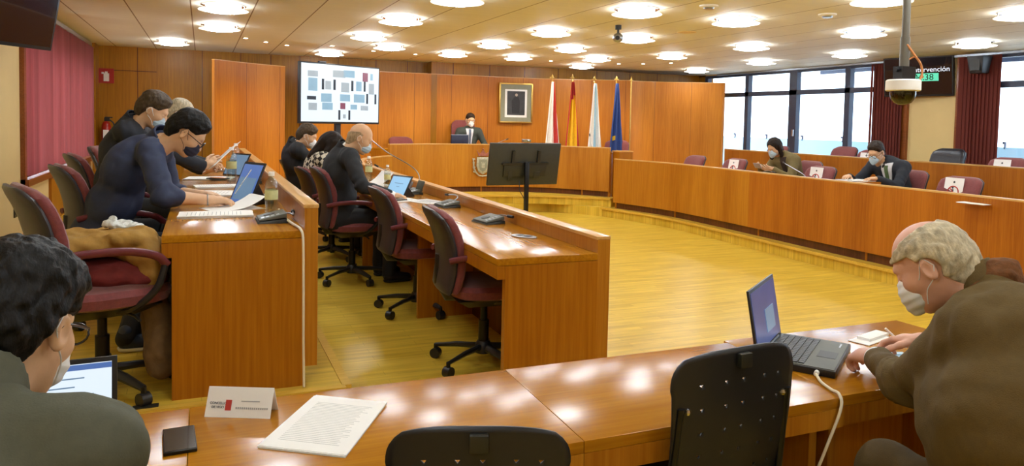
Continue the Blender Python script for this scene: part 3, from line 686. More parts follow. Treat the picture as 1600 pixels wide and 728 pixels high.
def head_post(X, d):
    for s in (-1, 1):
        e = ev(ell((s*.031, .094, .008), (.018, .014, .012)), X); d = smax(d, -e, .012)
        d = smin(d, np.linalg.norm(X-np.array([s*.031, .078, .007]), axis=1)-.0125, .002)
        a = math.radians(18)*s
        R = np.array([[math.cos(a), math.sin(a), 0], [-math.sin(a), math.cos(a), 0], [0, 0, 1]])
        ear = ev(ell((s*.078, -.008, -.004), (.009, .019, .032), R), X); cc = ev(ell((s*.087, -.004, -.002), (.006, .011, .020), R), X)
        ear = smax(ear, -cc, .004); d = smin(d, ear, .008)
    return d
def hair_fn(style):
    def f(X, d):
        x, y, z = X.T
        if style == 'short' or style == 'curly' or style == 'crew':
            t = {'short': .020, 'curly': .026, 'crew': .014}[style]
            zt = np.clip(-.075+(y+.055)*2.2, -.078, .028); zt = np.where(y > .045, .028+(y-.045)*1.25, zt)
            tp = np.clip((z-zt)/.045, .0, 1)**.6; top = np.clip((z-.05)/.06, 0, 1)
            d = ev(ell((0, -.012, .035), (.074, .096, .088)), X)
            d = smin(d, ev(cap((0, -.06, -.01), (0, -.055, -.065), .052, .043), X), .03)-t*tp*(.75+.5*top)-.001
            amp, fr = ((.0045, 120) if style == 'curly' else (.0028, 130)); d = d+amp*wav(X, fr)+amp*.6*wav(X*np.array([1, 1, .5]), fr*2.1, 2)
            ear = np.linalg.norm((X-np.array([0, 0, 0]))*np.array([0, 1, 1])-np.array([0, -.008, -.008]), axis=1)-.032
            d = smax(d, zt-z, .008); d = smax(d, -np.where(abs(x) > .06, ear, 1), .006)
            return d
        if style == 'fringe':   # bald on top, grey hair round the sides and back
            t = .014
            d = ev(ell((0, -.014, .025), (.074+t, .096+t, .088+t)), X); d = smin(d, ev(cap((0, -.06, -.02), (0, -.06, -.075), .055+t*.5, .05), X), .03)
            d = d+.003*wav(X*np.array([1, .3, .6]), 170)+.002*wav(X*np.array([1, .3, .5]), 300, 1)
            zt = np.clip(-.085+(y+.055)*1.7, -.09, .05); d = smax(d, zt-z, .008)
            topc = ev(ell((0, .03, .13), (.062, .115, .075)), X); d = smax(d, -topc, .01)
            ear = np.linalg.norm(X*np.array([0, 1, 1])-np.array([0, -.005, -.006]), axis=1)-.034; return smax(d, -np.where(abs(x) > .06, ear, 1), .006)
        if style == 'stubble':
            t = .004
            d = ev(ell((0, -.014, .02), (.074+t, .096+t, .088+t)), X); d = smin(d, ev(cap((0, -.05, -.02), (0, -.055, -.07), .054, .048), X), .03)
            zt = np.clip(-.08+(y+.055)*1.7, -.085, .05); d = smax(d, zt-z, .008); return smax(d, z-.06+.5*abs(y+.02), .01)
        if style == 'long' or style == 'bob':
            t = .012; L_ = .17 if style == 'long' else .10
            d = ev(ell((0, -.012, .035), (.074+t, .096+t, .088+t)), X)
            for s in (-1, 1): d = smin(d, ev(cap((s*.062, -.01, .03), (s*.085, .01, -L_), .033, .028), X), .03)
            d = smin(d, ev(cap((0, -.06, 0), (0, -.085, -L_-.02), .07, .05), X), .04)
            d = d+.004*wav(X*np.array([1, 1, .35]), 110)
            face = ev(ell((0, .10, -.03), (.070, .088, .115)), X); d = smax(d, -face, .012); return d
    return f
def mask_parts(col, kind):
    if kind == 'duck':
        pr = [ell((0, .070, -.050), (.052, .052, .052)), ('k', cap((-.0, .085, -.02), (0, .105, -.085), .02, .018), .03)]
    else: pr = [ell((0, .062, -.050), (.056, .052, .052)), ('k', ell((0, .09, -.045), (.025, .025, .035)), .02)]
    def post(X, d):
        d = smax(d, -(X[:, 1]-.018-.25*abs(X[:, 0])), .005); return d+.0012*np.sin(X[:, 2]*260)
    return pr, post
def hand_prims(w, d, n, side, curl=.5, spread=.12, thumb=1.0, s=1.0, pinch=False):
    """wrist, finger direction, palm normal; side +1 thumb towards n x d"""
    w = np.array(w, float); d = unit(d); n = unit(np.array(n, float)-d*np.dot(n, d)); t = np.cross(n, d)*side
    P = []; kn = []
    for i, off in enumerate((.030, .010, -.011, -.030)):
        k = w+d*(.088-.004*abs(i-1)-.004*(i == 3))*s+t*off*s; kn.append(k); P.append(('k', cap(w+t*off*.55*s, k, .014*s, .0115*s), .014))
    P.append(('k', ell(w+d*.045*s, (.032*s, .032*s, .022*s)), .015))
    for i, ln in enumerate((.068, .076, .070, .055)):
        a = curl*(1+.12*i); dr = unit(d+t*spread*(1.5-i)*.5); q = kn[i]; c = a*.6
        if pinch and i == 0: c = a*.5
        for seg, f in enumerate((.45, .31, .24)):
            v = dr*math.cos(c)+n*math.sin(c); e = q+v*ln*f*s; P.append(('k', cap(q, e, (.0092-.0008*seg)*s, (.0085-.0008*seg)*s), .0025)); q = e; c += a*.75
    q = w+d*.025*s+t*.026*s+n*.006*s; v = unit(d*.75+t*.7*thumb+n*.35)
    for seg, l in enumerate((.042, .032, .026)):
        e = q+v*l*s; P.append(('k', cap(q, e, (.0125-.0012*seg)*s, (.0115-.0015*seg)*s), .008)); q = e; v = unit(v+d*.35-t*.25*thumb+n*.15)
    return P
def ik(a, c, l1, l2, hint):
    a = np.array(a, float); c = np.array(c, float); d = c-a; L_ = np.linalg.norm(d); L2 = min(L_, (l1+l2)*.999); u = d/L_
    x = (l1*l1-l2*l2+L2*L2)/(2*L2); hh = math.sqrt(max(l1*l1-x*x, 0)); hv = np.array(hint, float); hv = unit(hv-u*(hv@u)); return a+u*x+hv*hh
class Person:
    def __init__(s, label, floor, pelvis, neck, head, face, shw=.19, heading=None, girth=1.0, hunch=.03, h=.010, hh=.005, hands=None, skin='skin', hint=None, legs=True, s_=1.0):
        s.pel = np.array(pelvis, float); s.neck = np.array(neck, float); s.head = np.array(head, float)
        s.fl = floor; s.h = h; s.hh = hh; s.g = girth; s.skin = M[skin]
        s.hd = heading; s.fw = np.array([math.cos(heading), math.sin(heading), 0]); s.rt = np.array([s.fw[1], -s.fw[0], 0.])
        s.up = unit(s.neck-s.pel); s.fwd = unit(np.cross(s.up, s.rt)); s.L = np.linalg.norm(s.neck-s.pel)
        s.root = thing('person', label, 'person', (s.pel[0], s.pel[1], floor))
        s.org = (s.pel[0], s.pel[1], floor)
        s.RH = rot_head(*face); s.R3 = np.stack([s.rt, s.fwd, s.up], 1)
        s.sh = {k: s.neck-s.up*.065+s.rt*k*shw+s.fwd*.01 for k in (-1, 1)}
        s.hunch = hunch
        s.hands = hands or {}; s.extra = []
        s.el = {}; s.wr = {}
        for k in (-1, 1):
            hd = s.hands.get(k)
            if hd is None:
                s.wr[k] = s.pel+s.fw*.28+s.rt*k*.17+np.array([0, 0, .12]); hdn = dict(w=s.wr[k], d=s.fw, n=(0, 0, -1), curl=.4); s.hands[k] = hdn; hd = hdn
            s.wr[k] = np.array(hd['w'], float)
            hn = hd.get('hint', np.array([0, 0, -1])+s.rt*k*.6-s.fw*.2); s.el[k] = ik(s.sh[k], s.wr[k], .285, .255, hn)
        s.hip = {k: s.pel+s.rt*k*.09-np.array([0, 0, .0]) for k in (-1, 1)}
        s.kn = {k: s.pel+s.fw*.42+s.rt*k*.15+np.array([0, 0, .01]) for k in (-1, 1)}
        s.an = {k: np.array([s.kn[k][0], s.kn[k][1], floor+.09])+s.fw*(-.02) for k in (-1, 1)}
    def torso(s, g=0.0):
        G = s.g; p = s.pel; u = s.up; L_ = s.L; b = -s.fwd*s.hunch
        return [ell(p+u*.03, (.165*G**.5+g, .125*G+g, .13+g), s.R3), ell(p+u*L_*.36+b*.6+s.fwd*(G-1)*.08, (.148*G+g, .118*G+g, .15+g), s.R3), ell(p+u*L_*.68+b, (.168+g, .118*G**.5+g, .17+g), s.R3),
                cap(s.sh[-1]*.88+s.sh[1]*.12+u*.0, s.sh[1]*.88+s.sh[-1]*.12, .070+g, .070+g), ('k', cap(s.neck-u*.055, s.neck+u*.005, .078+g*.5, .058+g*.3), .06)]+[ell(c, tuple(q+g for q in r)) for c, r in s.extra]
    def body(s):
        parts = [sd(s.torso(-.012)+[cap(s.sh[k], s.el[k], .043, .036) for k in (-1, 1)]+[cap(s.el[k], s.wr[k], .038, .026) for k in (-1, 1)]
                    + [cap(s.hip[k], s.kn[k], .07, .05) for k in (-1, 1)]+[cap(s.kn[k], s.an[k], .05, .036) for k in (-1, 1)], .03, max(s.h, .012))]
        parts.append(sd([('k', p, .02) if p[0] != 'k' else p for p in head_prims()], .02, s.hh, head_post, xf=(s.RH, s.head)))
        hb = s.head+s.RH@np.array([0, -.04, -.12]); parts.append(sd([cap(hb, s.neck, .050, .056), cap(s.neck, s.neck-s.up*.06, .056, .07)], .02, s.h*.8))
        for k in (-1, 1):
            hd = s.hands[k]
            if hd.get('skip'): continue
            hp = hand_prims(s.wr[k], hd['d'], hd['n'], hd.get('side', -k if False else k*s.sgn(hd, k)), hd.get('curl', .5), thumb=hd.get('thumb', 1), pinch=hd.get('pinch', False))
            if hd.get('bare'): hp.append(('k', cap(s.el[k], s.wr[k], .045, .027), .02))
            else: hp.append(('k', cap(s.wr[k]+(s.el[k]-s.wr[k])*.25, s.wr[k], .031, .026), .02))
            parts.append(sd(hp, .01, max(.0035, s.hh*.8)))
        vf_obj('body', parts, s.skin, s.root, s.org)
    def sgn(s, hd, k):
        # thumb points to the body's midline when the palm faces down
        d = unit(hd['d']); n = unit(hd['n']); t = np.cross(n, d)
        want = np.array(hd.get('thumbdir', -s.rt*k), float); return (1 if t@want > 0 else -1)*k
    def hair(s, style, m): vf_obj('hair', [sd([ell((0, -.02, .0), (.13, .15, .2))], 0, s.hh, hair_fn(style), xf=(s.RH, s.head), lo=(-.13, -.16, -.24), hi=(.13, .13, .16))], m, s.root, s.org)
    def tophair(s, prims, m, k=.02): vf_obj('hair', [sd(prims, k, s.hh, lambda X, d: d+.004*wav(X, 100), xf=(s.RH, s.head))], m, s.root, s.org)
    def mask(s, m, kind='surg', loops=True):
        pr, po = mask_parts(m, kind); o = vf_obj('face_mask', [sd(pr, .02, s.hh*.8, po, xf=(s.RH, s.head))], M[m], s.root, s.org)
        if loops:
            b = MB()
            for q in (-1, 1):
                for zz, z2 in ((-.025, .028), (-.085, -.03)):
                    pts = spline([(q*.048, .055, zz), (q*.068, .03, zz*.6), (q*.080, -.005, z2), (q*.082, -.026, 0)], 4)
                    b.tube([tuple(s.RH@np.array(p)+s.head-np.array(s.org)) for p in pts], .0013 if s.hh < .006 else .0022, 5)
            obj('ear_loop', b, M['maskw'] if m != 'maskn' else M['cablek'], s.root)
    def glasses(s, m='frame_k'):
        b = MB()
        W = lambda p: tuple(s.RH@np.array(p)+s.head-np.array(s.org))
        for q in (-1, 1):
            pts = [(q*.033+.026*math.cos(a), .108, .004+.019*math.sin(a)) for a in [2*math.pi*i/16 for i in range(16)]]; b.tube([W(p) for p in pts], .0022, 6, closed=True)
            b.tube([W(p) for p in ((q*.059, .106, .01), (q*.074, .08, .012), (q*.079, .0, .012), (q*.08, -.02, -.004))], .0022, 6)
        b.tube([W(p) for p in ((-.008, .109, .006), (0, .112, .009), (.008, .109, .006))], .002, 6); obj('glasses', b, M[m], s.root)
    def jacket(s, m, name='jacket', g=.018, sleeve=(.066, .056, .044), frac=.93, fold=.004, collar=True, elbowonly=False, hem=-.10, cuff=None, cm=None):
        pr = s.torso(g)
        for k in (-1, 1):
            e = s.el[k]; w_ = s.wr[k]; pr.append(('k', cap(s.sh[k], e, sleeve[0], sleeve[1]), .04))
            t = .22 if elbowonly else frac; pr.append(('k', cap(e, e+(w_-e)*t, sleeve[1], sleeve[1] if elbowonly else sleeve[2]), .02))
        nk = s.neck; up = s.up; hb = s.head+s.RH@np.array([0, -.04, -.12])
        def post(X, d):
            d = d+fold*1.1*wav(X*np.array([1, 1, .8]), 20)+fold*.7*wav(X, 48, 1.3)
            for k in (-1, 1):   # creases at the elbow
                e = s.el[k]; q = np.linalg.norm(X-e, axis=1); d = d+np.exp(-(q/.10)**2)*fold*1.3*np.sin((X-e)@unit(s.wr[k]-s.sh[k])*110+3*wav(X, 14))
                q2 = np.linalg.norm(X-s.sh[k], axis=1); d = d+np.exp(-(q2/.11)**2)*fold*.8*np.sin((X-s.sh[k])@unit(s.el[k]-s.sh[k]+s.up*.2)*100)
            nc = ev(cap(nk-up*.01, nk+(hb-nk)*1.4, .055, .060), X); d = smax(d, -nc, .01)
            low = -((X-s.pel)@np.array([0, 0, 1.])-hem); return smax(d, low, .01)
        vf = [sd(pr, .05, s.h, post)]
        if collar:
            ax = unit(unit(hb-nk)*.6+s.up)
            def cp(X, d):
                q = X-(nk-up*.005); a = q@ax; r = np.linalg.norm(q-a[:, None]*ax, axis=1); fr = q@s.fwd
                hgt = .070-.60*np.clip(fr, 0, .12); return np.maximum(np.abs(r-(.072-.1*np.clip(a, 0, .04)))-.006, np.maximum(a-hgt, -a-.045))
            vf.append(sd([cap(nk-up*.06, nk+ax*.05, .09, .09)], 0, s.h*.6, cp))
        o = vf_obj(name, vf, m, s.root, s.org)
        if cuff:
            pc = [sd([cap(s.el[k]+(s.wr[k]-s.el[k])*frac*.9, s.el[k]+(s.wr[k]-s.el[k])*min(1.05, frac+.10), sleeve[2]*.90, sleeve[2]*.88)], 0, s.h*.6) for k in (-1, 1) if not s.hands[k].get('skip')]
            vf_obj('shirt_cuffs', pc, M[cuff], s.root, s.org)
        return o
    def front(s, name, m, w0, w1, g, z0=.35, z1=1.0):
        def post(X, d):
            q = (X-s.pel); a = (q@s.up)/s.L; x = np.abs(q@s.rt); f = q@s.fwd
            wd = w0+(w1-w0)*np.clip((a-z0)/(z1-z0), 0, 1); return np.maximum(np.maximum(d, x-wd), np.maximum(np.maximum(z0-a, a-z1)*s.L, .02-f))
        vf_obj(name, [sd(s.torso(g), .05, s.h*.6, post)], m, s.root, s.org)
    def shirtcollar(s, m):
        hb = s.head+s.RH@np.array([0, -.04, -.12]); ax = unit(hb-s.neck); nk = s.neck
        def cp(X, d):
            q = X-nk; a = q@ax; r = np.linalg.norm(q-a[:, None]*ax, axis=1); return np.maximum(np.abs(r-.060)-.004, np.maximum(a-.052, -a-.03))
        vf_obj('shirt_collar', [sd([cap(nk-s.up*.04, nk+ax*.06, .08, .08)], 0, s.h*.6, cp)], M[m], s.root, s.org)
    def trousers(s, m, r=(.095, .075, .058), shoe=None):
        pr = [ell(s.pel+s.up*.0, (.178*s.g**.5, .14*s.g, .125), s.R3)]+[cap(s.hip[k], s.kn[k], r[0], r[1]) for k in (-1, 1)]+[cap(s.kn[k], s.an[k]+np.array([0, 0, -.02]), r[1], r[2]) for k in (-1, 1)]
        vf_obj('trousers', [sd(pr, .03, s.h*1.1, lambda X, d: smax(d+.004*wav(X, 30), X[:, 2]-s.pel[2]-.13, .01))], m, s.root, s.org)
        for k in (-1, 1):
            a = s.an[k]; gz = np.array([a[0], a[1], s.fl]); b = gz+s.fw*.16
            def post(X, d, gz=gz): return np.maximum(d, s.fl+.012-X[:, 2])
            sh = vf_obj('shoe', [sd([cap(gz+np.array([0, 0, .055]), b+np.array([0, 0, .035]), .048, .038), cap(gz+np.array([0, 0, .06]), gz+np.array([0, 0, .10]), .045, .045)], .03, .008, post)], shoe or M['blackleather'], s.root, s.org)
            q = vf_obj('sole', [sd([cap(gz+np.array([0, 0, .03]), b+np.array([0, 0, .03]), .052, .044)], 0, .008, lambda X, d: np.maximum(np.maximum(d, X[:, 2]-(s.fl+.022)), s.fl+.001-X[:, 2]))], M['blackp'] if shoe is None else M['white'], sh, s.org)
# ================================================================== benches and desks
def desk_row(name, label, path, s, rail, ztop, rz0, rz1, fl, depth=.52, wood_='bench', ends=(True, False), top='desk_y', lip=.10):
    """path: hall-side face of the rail; s: +1 desktop lies to the right of the path, -1 left"""
    t = thing(name, label, 'desk'); L_ = len(path)
    def st(a, b, z0, z1, P=path): return MB().strip(P, min(s*a, s*b), max(s*a, s*b), z0, z1)
    obj('front_panel', st(0, rail, rz0, rz1-.018), M[wood_], t)
    obj('rail_cap', st(-.004, rail+.006, rz1-.018, rz1), M['edge_y'], t, bevel=.004)
    obj('desktop', st(rail, rail+depth+.04, ztop-.035, ztop), M[top], t, bevel=.003)
    obj('desk_edge', st(rail+depth, rail+depth+.04, ztop-lip, ztop-.036), M['bench_end'], t)
    obj('back_board', st(rail+.005, rail+.03, fl+.0, ztop-.036), M['darkwood'], t)
    for k, on in enumerate(ends):
        if not on: continue
        P = path if k == 0 else path[::-1]; a = Vector(P[0][:2]); d = (Vector(P[1][:2])-a).normalized(); n = Vector((d.y, -d.x))*(s if k == 0 else -s)
        q = [a+n*(rail+.0005)-d*.003, a+n*(rail+depth-.0)-d*.003, a+n*(rail+depth)+d*.035, a+n*(rail+.0005)+d*.035]
        obj('end_panel', MB().prism([(v.x, v.y) for v in q], fl, ztop-.036), M['bench_end'], t)
    # inner supports
    dist = 0
    for i in range(1, L_-1):
        dist += (Vector(path[i][:2])-Vector(path[i-1][:2])).length
        if dist > 1.7:
            dist = 0; a = Vector(path[i][:2]); d = (Vector(path[i+1][:2])-a).normalized(); n = Vector((d.y, -d.x))*s
            q = [a+n*(rail+.002), a+n*(rail+depth-.06), a+n*(rail+depth-.06)+d*.03, a+n*(rail+.002)+d*.03]; obj('support', MB().prism([(v.x, v.y) for v in q], fl, ztop-.036), M['bench_end'], t)
    return t
def lin(a, b, n): return [(a[0]+(b[0]-a[0])*i/n, a[1]+(b[1]-a[1])*i/n) for i in range(n+1)]
desk_row('council_desk', 'long wooden desk of the raised left row, at the window side', lin((.50, 3.49), (.50, 9.9), 12), -1, .06, 1.03, .39, 1.15, .3, .56)
rowp = [tuple(p) for p in spline([(1.905, 3.21), (1.92, 6), (1.93, 8.6), (1.96, 9.6), (2.25, 10.7), (2.78, 11.45)], 6)]
desk_row('council_desk', 'long wooden desk row with raised rail, left side of the open floor', rowp, -1, .07, .90, .25, .985, .15, .50)
rp = [tuple(p) for p in spline([(6.40, 3.9), (6.46, 4.9), (6.50, 6.2), (6.57, 7.6), (6.61, 8.8), (6.57, 9.6), (6.32, 10.6)], 8)]
cut = min(range(len(rp)), key=lambda i: abs(rp[i][1]-7.62))
desk_row('council_desk', 'straight reddish section of the front right bench, nearest the camera', rp[:cut+1], 1, .05, .90, .25, .98, .15, .50, 'bench2', (False, False))
desk_row('council_desk', 'curved yellowish section of the front right bench, next to the head bench', rp[cut:], 1, .05, .90, .25, .98, .15, .50, 'bench', (False, True))
desk_row('council_desk', 'raised rear bench before the right windows', lin((8.24, 3.4), (8.34, 10.3), 10), 1, .05, 1.09, .40, 1.17, .3, .50, 'bench2', (False, True))
t = thing('bench_gable', 'tall wooden end gable closing the front right bench at the picture edge', 'bench end', (6.42, 3.7, 0)); obj('gable', MB().box(-.03, .9, 0, .10, .15, 1.06), M['bench2'], t); obj('cap', MB().box(-.035, .905, -.005, .105, 1.06, 1.075), M['edge'], t)
hp = [tuple(p) for p in spline([(2.84, 11.88), (3.5, 12.17), (4.19, 12.27), (5.1, 12.1), (5.79, 11.70), (6.42, 10.92)], 7)]
hb_ = desk_row('head_bench', 'curved raised head bench with a crest on its front, before the flags', hp, -1, .05, 1.07, .395, 1.152, .30, .45, 'bench', (True, True), 'desk_x')
t = thing('side_ledge', 'small light wooden ledge between head bench and right bench', 'ledge', (6.62, 10.86, .15)); obj('box', MB().box(-.10, .16, -.10, .12, .0, .93), M['bench_end'], t); obj('cap', MB().box(-.11, .17, -.11, .13, .93, .95), M['edge'], t, bevel=.003)
# crest on the head bench
a = Vector((4.60, 12.215)); dr = Vector((1, -.10)).normalized()
cr = thing('council_crest', 'silver coat of arms on the front of the head bench, half behind the big monitor', 'crest', (a.x, a.y, .78), math.atan2(dr.y, dr.x))
FT = Matrix.Rotation(math.pi/2, 4, 'X')
M['creste'] = mat('crest_silver', 'B8B49C', .4, metal=.4, var=.25, scale=40)
obj('shield', MB().prism([(-.11, .14), (.11, .14), (.12, -.02), (.08, -.12), (0, -.17), (-.08, -.12), (-.12, -.02)], 0, .014, T=FT), M['creste'], cr, bevel=.003)
obj('field', MB().prism([(-.075, .10), (.075, .10), (.08, -.02), (.05, -.09), (0, -.12), (-.05, -.09), (-.08, -.02)], .014, .018, T=FT), M['portrait_bg'], cr)
obj('tower', MB().box(-.03, .03, -.024, -.018, -.05, .03).box(-.04, -.02, -.024, -.018, .03, .05).box(-.008, .008, -.024, -.018, .03, .05).box(.02, .04, -.024, -.018, .03, .05), M['creste'], cr)
obj('crown', MB().prism([(-.08, .16), (.08, .16), (.11, .24), (.055, .20), (.0, .27), (-.055, .20), (-.11, .24)], 0, .012, T=FT).sphere((0, -.01, .28), .014).sphere((-.11, -.01, .25), .01).sphere((.11, -.01, .25), .01), mat('crest_crown', '9A5A48', .5, var=.3, scale=30), cr)
b = MB()
for q in (-1, 1):
    b.tube([(q*x, -.008, z) for x, z in ((.0, -.20), (.07, -.19), (.13, -.13), (.17, -.05), (.17, .05), (.19, .12))], [.012, .014, .016, .016, .013, .006], 6)
    for z in (-.12, -.04, .04, .1): b.sphere((q*(.165+.01*math.sin(z*60)), -.008, z), (.022, .008, .016), 8)
obj('garland', b, M['creste'], cr)

# foreground table: three joined segments, plus the left one
def ftab(label, x0, x1, y0, y1, legs=(True, True), x0b=None, x1b=None):
    x0b = x0 if x0b is None else x0b; x1b = x1 if x1b is None else x1b   # near-edge x
    t = thing('meeting_table', label, 'table', ((x0+x1)/2, (y0+y1)/2, 0), 0, None)
    cx, cy = (x0+x1)/2, (y0+y1)/2; g = .0006
    top = [(x0b+g-cx, y0-cy), (x1b-g-cx, y0-cy), (x1-g-cx, y1-cy), (x0+g-cx, y1-cy)]
    obj('tabletop', MB().prism(top, .718, .75), M['desk_x'], t, bevel=.002)
    def ins(p, d): return [(x+(d if x < 0 else -d)*.0, y+(d if y < 0 else -d)) for x, y in p]
    obj('edge_band', MB().prism([(x0b+g-cx, y0-cy), (x1b-g-cx, y0-cy), (x1b-g-cx, y0-cy+.03), (x0b+g-cx, y0-cy+.03)], .66, .7175), M['bench'], t)
    obj('modesty_panel', MB().box(x0-cx+.04, x1-cx-.04, y1-cy-.10, y1-cy-.08, .08, .7175), M['bench_end'], t)
    for q, on in zip((x0-cx+.03, x1-cx-.06), legs):
        if on: obj('side_panel', MB().box(q, q+.03, y0-cy+.10, y1-cy-.04, 0, .7175), M['bench_end'], t)
    return t
ftab('foreground table segment at the lower left, under the man in the grey-green jacket', -1.25, -.03, 1.60, 2.16)
ftab('foreground table segment carrying the name card and the white document', -.03, .905, 1.60, 2.165, (True, True), -.03, .89)
ftab('foreground table segment in the middle, nothing on its glossy top', .905, 1.80, 1.60, 2.165, (True, True), .89, 1.77)
ftab('foreground table segment under the open laptop of the old man', 1.80, 2.70, 1.61, 2.19, (True, True), 1.77, 2.72)

# ================================================================== chairs
def pad(rows, n=20, curve=0.0, T=None):
    """rows: (z, y, half width, half thickness)"""
    vs = []; fs = []; k = len(rows)
    for z, y, w_, th in rows:
        for j in range(n):
            a = 2*math.pi*j/n; ca, sa = math.cos(a), math.sin(a)
            x = w_*math.copysign(abs(ca)**.55, ca); yy = th*math.copysign(abs(sa)**.7, sa); vs.append((x, y+yy+curve*(x*x), z))
    for i in range(k-1):
        for j in range(n): fs.append((i*n+j, i*n+(j+1) % n, (i+1)*n+(j+1) % n, (i+1)*n+j))
    fs += [list(range(n))[::-1], list(range((k-1)*n, k*n))]; return MB().add(vs, fs, T)
def task_chair(label, loc, rz, backtop=.95, cush='maroon', shell='shell', dz=0, group=None, arms=True):
    """local +Y = forward"""
    t = thing('office_chair', label, 'chair', loc, rz, group); z0 = .45+dz; H = backtop
    P = []
    for v in [0, .04, .12, .25, .4, .55, .7, .82, .91, .97, 1.0]:
        z = .46+dz+(H-.46-dz)*v; y = -.235+.045*math.sin(v*2.6)-.10*v*v; w_ = (.205+.03*math.sin(v*2.2))*(1-.42*max(0, (v-.86)/.14)**2.2) if v < 1 else .13; th = .042 if 0 < v < .99 else .012
        if v > .95 and v < 1: th = .032
        if v == .04: th = .036
        P.append((z, y, w_, th))
    obj('backrest', pad(P, 24, .5), M[cush], t)
    obj('back_shell', pad([(z-.004, y-.034, w_*.97+.002, th*.55+.004) for z, y, w_, th in P], 24, .5), M[shell], t)
    S = [(z0-.035, .02, .20, .21), (z0-.02, .02, .235, .235), (z0+.02, .02, .245, .245), (z0+.045, .02, .225, .23), (z0+.055, .02, .17, .18)]
    obj('seat', pad([(z, y, w_, th) for z, y, w_, th in S], 28), M[cush], t)
    obj('seat_plate', MB().frustum(.10, .12, z0-.09, .19, .20, z0-.035), M['blackp'], t)
    obj('back_bar', MB().tube([(0, -.08, z0-.06), (0, -.22, z0-.05), (0, -.275, z0+.04), (0, -.27, z0+.2)], .028, 8, flat=.5), M['blackp'], t)
    if arms:
        for q in (-1, 1):
            o = obj('armrest', MB().tube(spline([(q*.235, -.26, z0+.20), (q*.275, -.15, z0+.225), (q*.285, .02, z0+.225), (q*.28, .14, z0+.195), (q*.27, .19, z0+.15)], 6), .021, 10, flat=.75), M['armp'], t)
            obj('arm_support', MB().tube(spline([(q*.27, .185, z0+.155), (q*.265, .15, z0+.05), (q*.22, .08, z0-.03), (q*.13, .03, z0-.06)], 5), .016, 8), M['blackp'], o)
    obj('gas_column', MB().cyl((0, 0, .10), (0, 0, .26), .03).cyl((0, 0, .24), (0, 0, z0-.08), .02), M['blackm'], t)
    obj('lever', MB().tube([(.05, .05, z0-.07), (.2, .08, z0-.075), (.27, .08, z0-.08)], .007, 6), M['blackp'], t)
    obj('hub', MB().lathe([(0, .07), (.045, .07), (.05, .115), (.035, .14), (0, .14)], 16), M['blackp'], t)
    for i in range(5):
        a = 2*math.pi*i/5+.3; c, s_ = math.cos(a), math.sin(a)
        obj('base_arm', MB().tube([(c*.03, s_*.03, .105), (c*.16, s_*.16, .098), (c*.30, s_*.30, .078)], [.026, .022, .015], 8, flat=.7), M['blackp'], t)
        o = obj('caster', MB().cyl((c*.30-s_*.022, s_*.30+c*.022, .03), (c*.30+s_*.022, s_*.30-c*.022, .03), .03, n=16), M['blackp'], t)
        obj('caster_fork', MB().cyl((c*.30, s_*.30, .045), (c*.30, s_*.30, .085), .012, n=8), M['blackm'], o)
    return t
hd = lambda deg: math.radians(deg-90)   # chair facing world angle deg
# second row chairs (floor .15)
c1 = task_chair('maroon office chair nearest the camera, empty, at the second desk row', (1.50, 3.92, .15), hd(-5), .92)
c2 = dup(c1, (1.46, 5.2, .15), hd(1), 'empty maroon office chair between the nearest one and the bald man')
c3 = task_chair('maroon office chair under the bald man in the dark suit', (1.20, 6.36, .15), hd(2), .99, dz=.03)
dup(c1, (1.20, 7.45, .15), hd(8), 'maroon office chair under the woman in the chequered top')
dup(c1, (1.18, 8.75, .15), hd(6), 'maroon office chair of the man in black below the lit television')
# left row (floor .3)
l1 = task_chair('maroon office chair heaped with coats beside the near desk end', (-.41, 3.70, .3), hd(20), .95)
dup(l1, (-.47, 5.05, .3), hd(18), 'maroon office chair under the man in the navy shirt')
dup(l1, (-.60, 6.4, .3), hd(16), 'maroon office chair of the second man in the left row')
dup(l1, (-.6, 7.7, .3), hd(-4), 'maroon office chair of the third person in the left row')
# right front bench chairs, X = 7.2
cr0 = None
for (x, y, h_, lb) in ((7.2, 9.74, .93, 'empty maroon chair without a card at the far end of the front right bench'), (7.2, 8.78, .93, 'maroon chair with a card, just left of the woman in the olive jacket'), (7.50, 7.66, .96, 'maroon chair under the woman in the olive jacket'),
                       (7.2, 7.14, .92, 'maroon chair with a card between the woman and the suited man'), (7.52, 6.12, .94, 'maroon chair under the suited man on the right'), (7.2, 5.26, .93, 'nearest maroon chair with a card on the front right bench')):
    c = task_chair(lb, (x-.17, y-.04, .15), hd(180), h_, arms=(h_ != .92)); 
for (x, y, h_, lb) in ((8.98, 10.05, .94, 'maroon chair top half hidden behind the woman in olive, rear bench'), (8.98, 8.62, .98, 'empty maroon chair on the rear bench before the middle window'), (8.98, 8.12, .95, 'maroon chair with a low card on the rear bench, left of the suited man'),
                       (8.98, 6.1, .94, 'maroon chair with a card at the right end of the rear bench')):
    task_chair(lb, (x-.05, y-.12, .3), hd(180), h_, arms=False)
task_chair('black leather chair on the rear bench before the cream pier', (8.95, 6.78, .3), hd(182), 1.02, cush='blackleather', shell='blackp')
# head bench chairs
task_chair('dark red high chair of the presiding man', (4.56, 13.02, .3), hd(-95), 1.27, dz=.04)
task_chair('empty maroon chair at the left of the head bench', (3.42, 13.03, .3), hd(-80), .94)
task_chair('empty maroon chair at the right of the head bench by the blue flag', (7.05, 11.85, .3), hd(-135), .95)
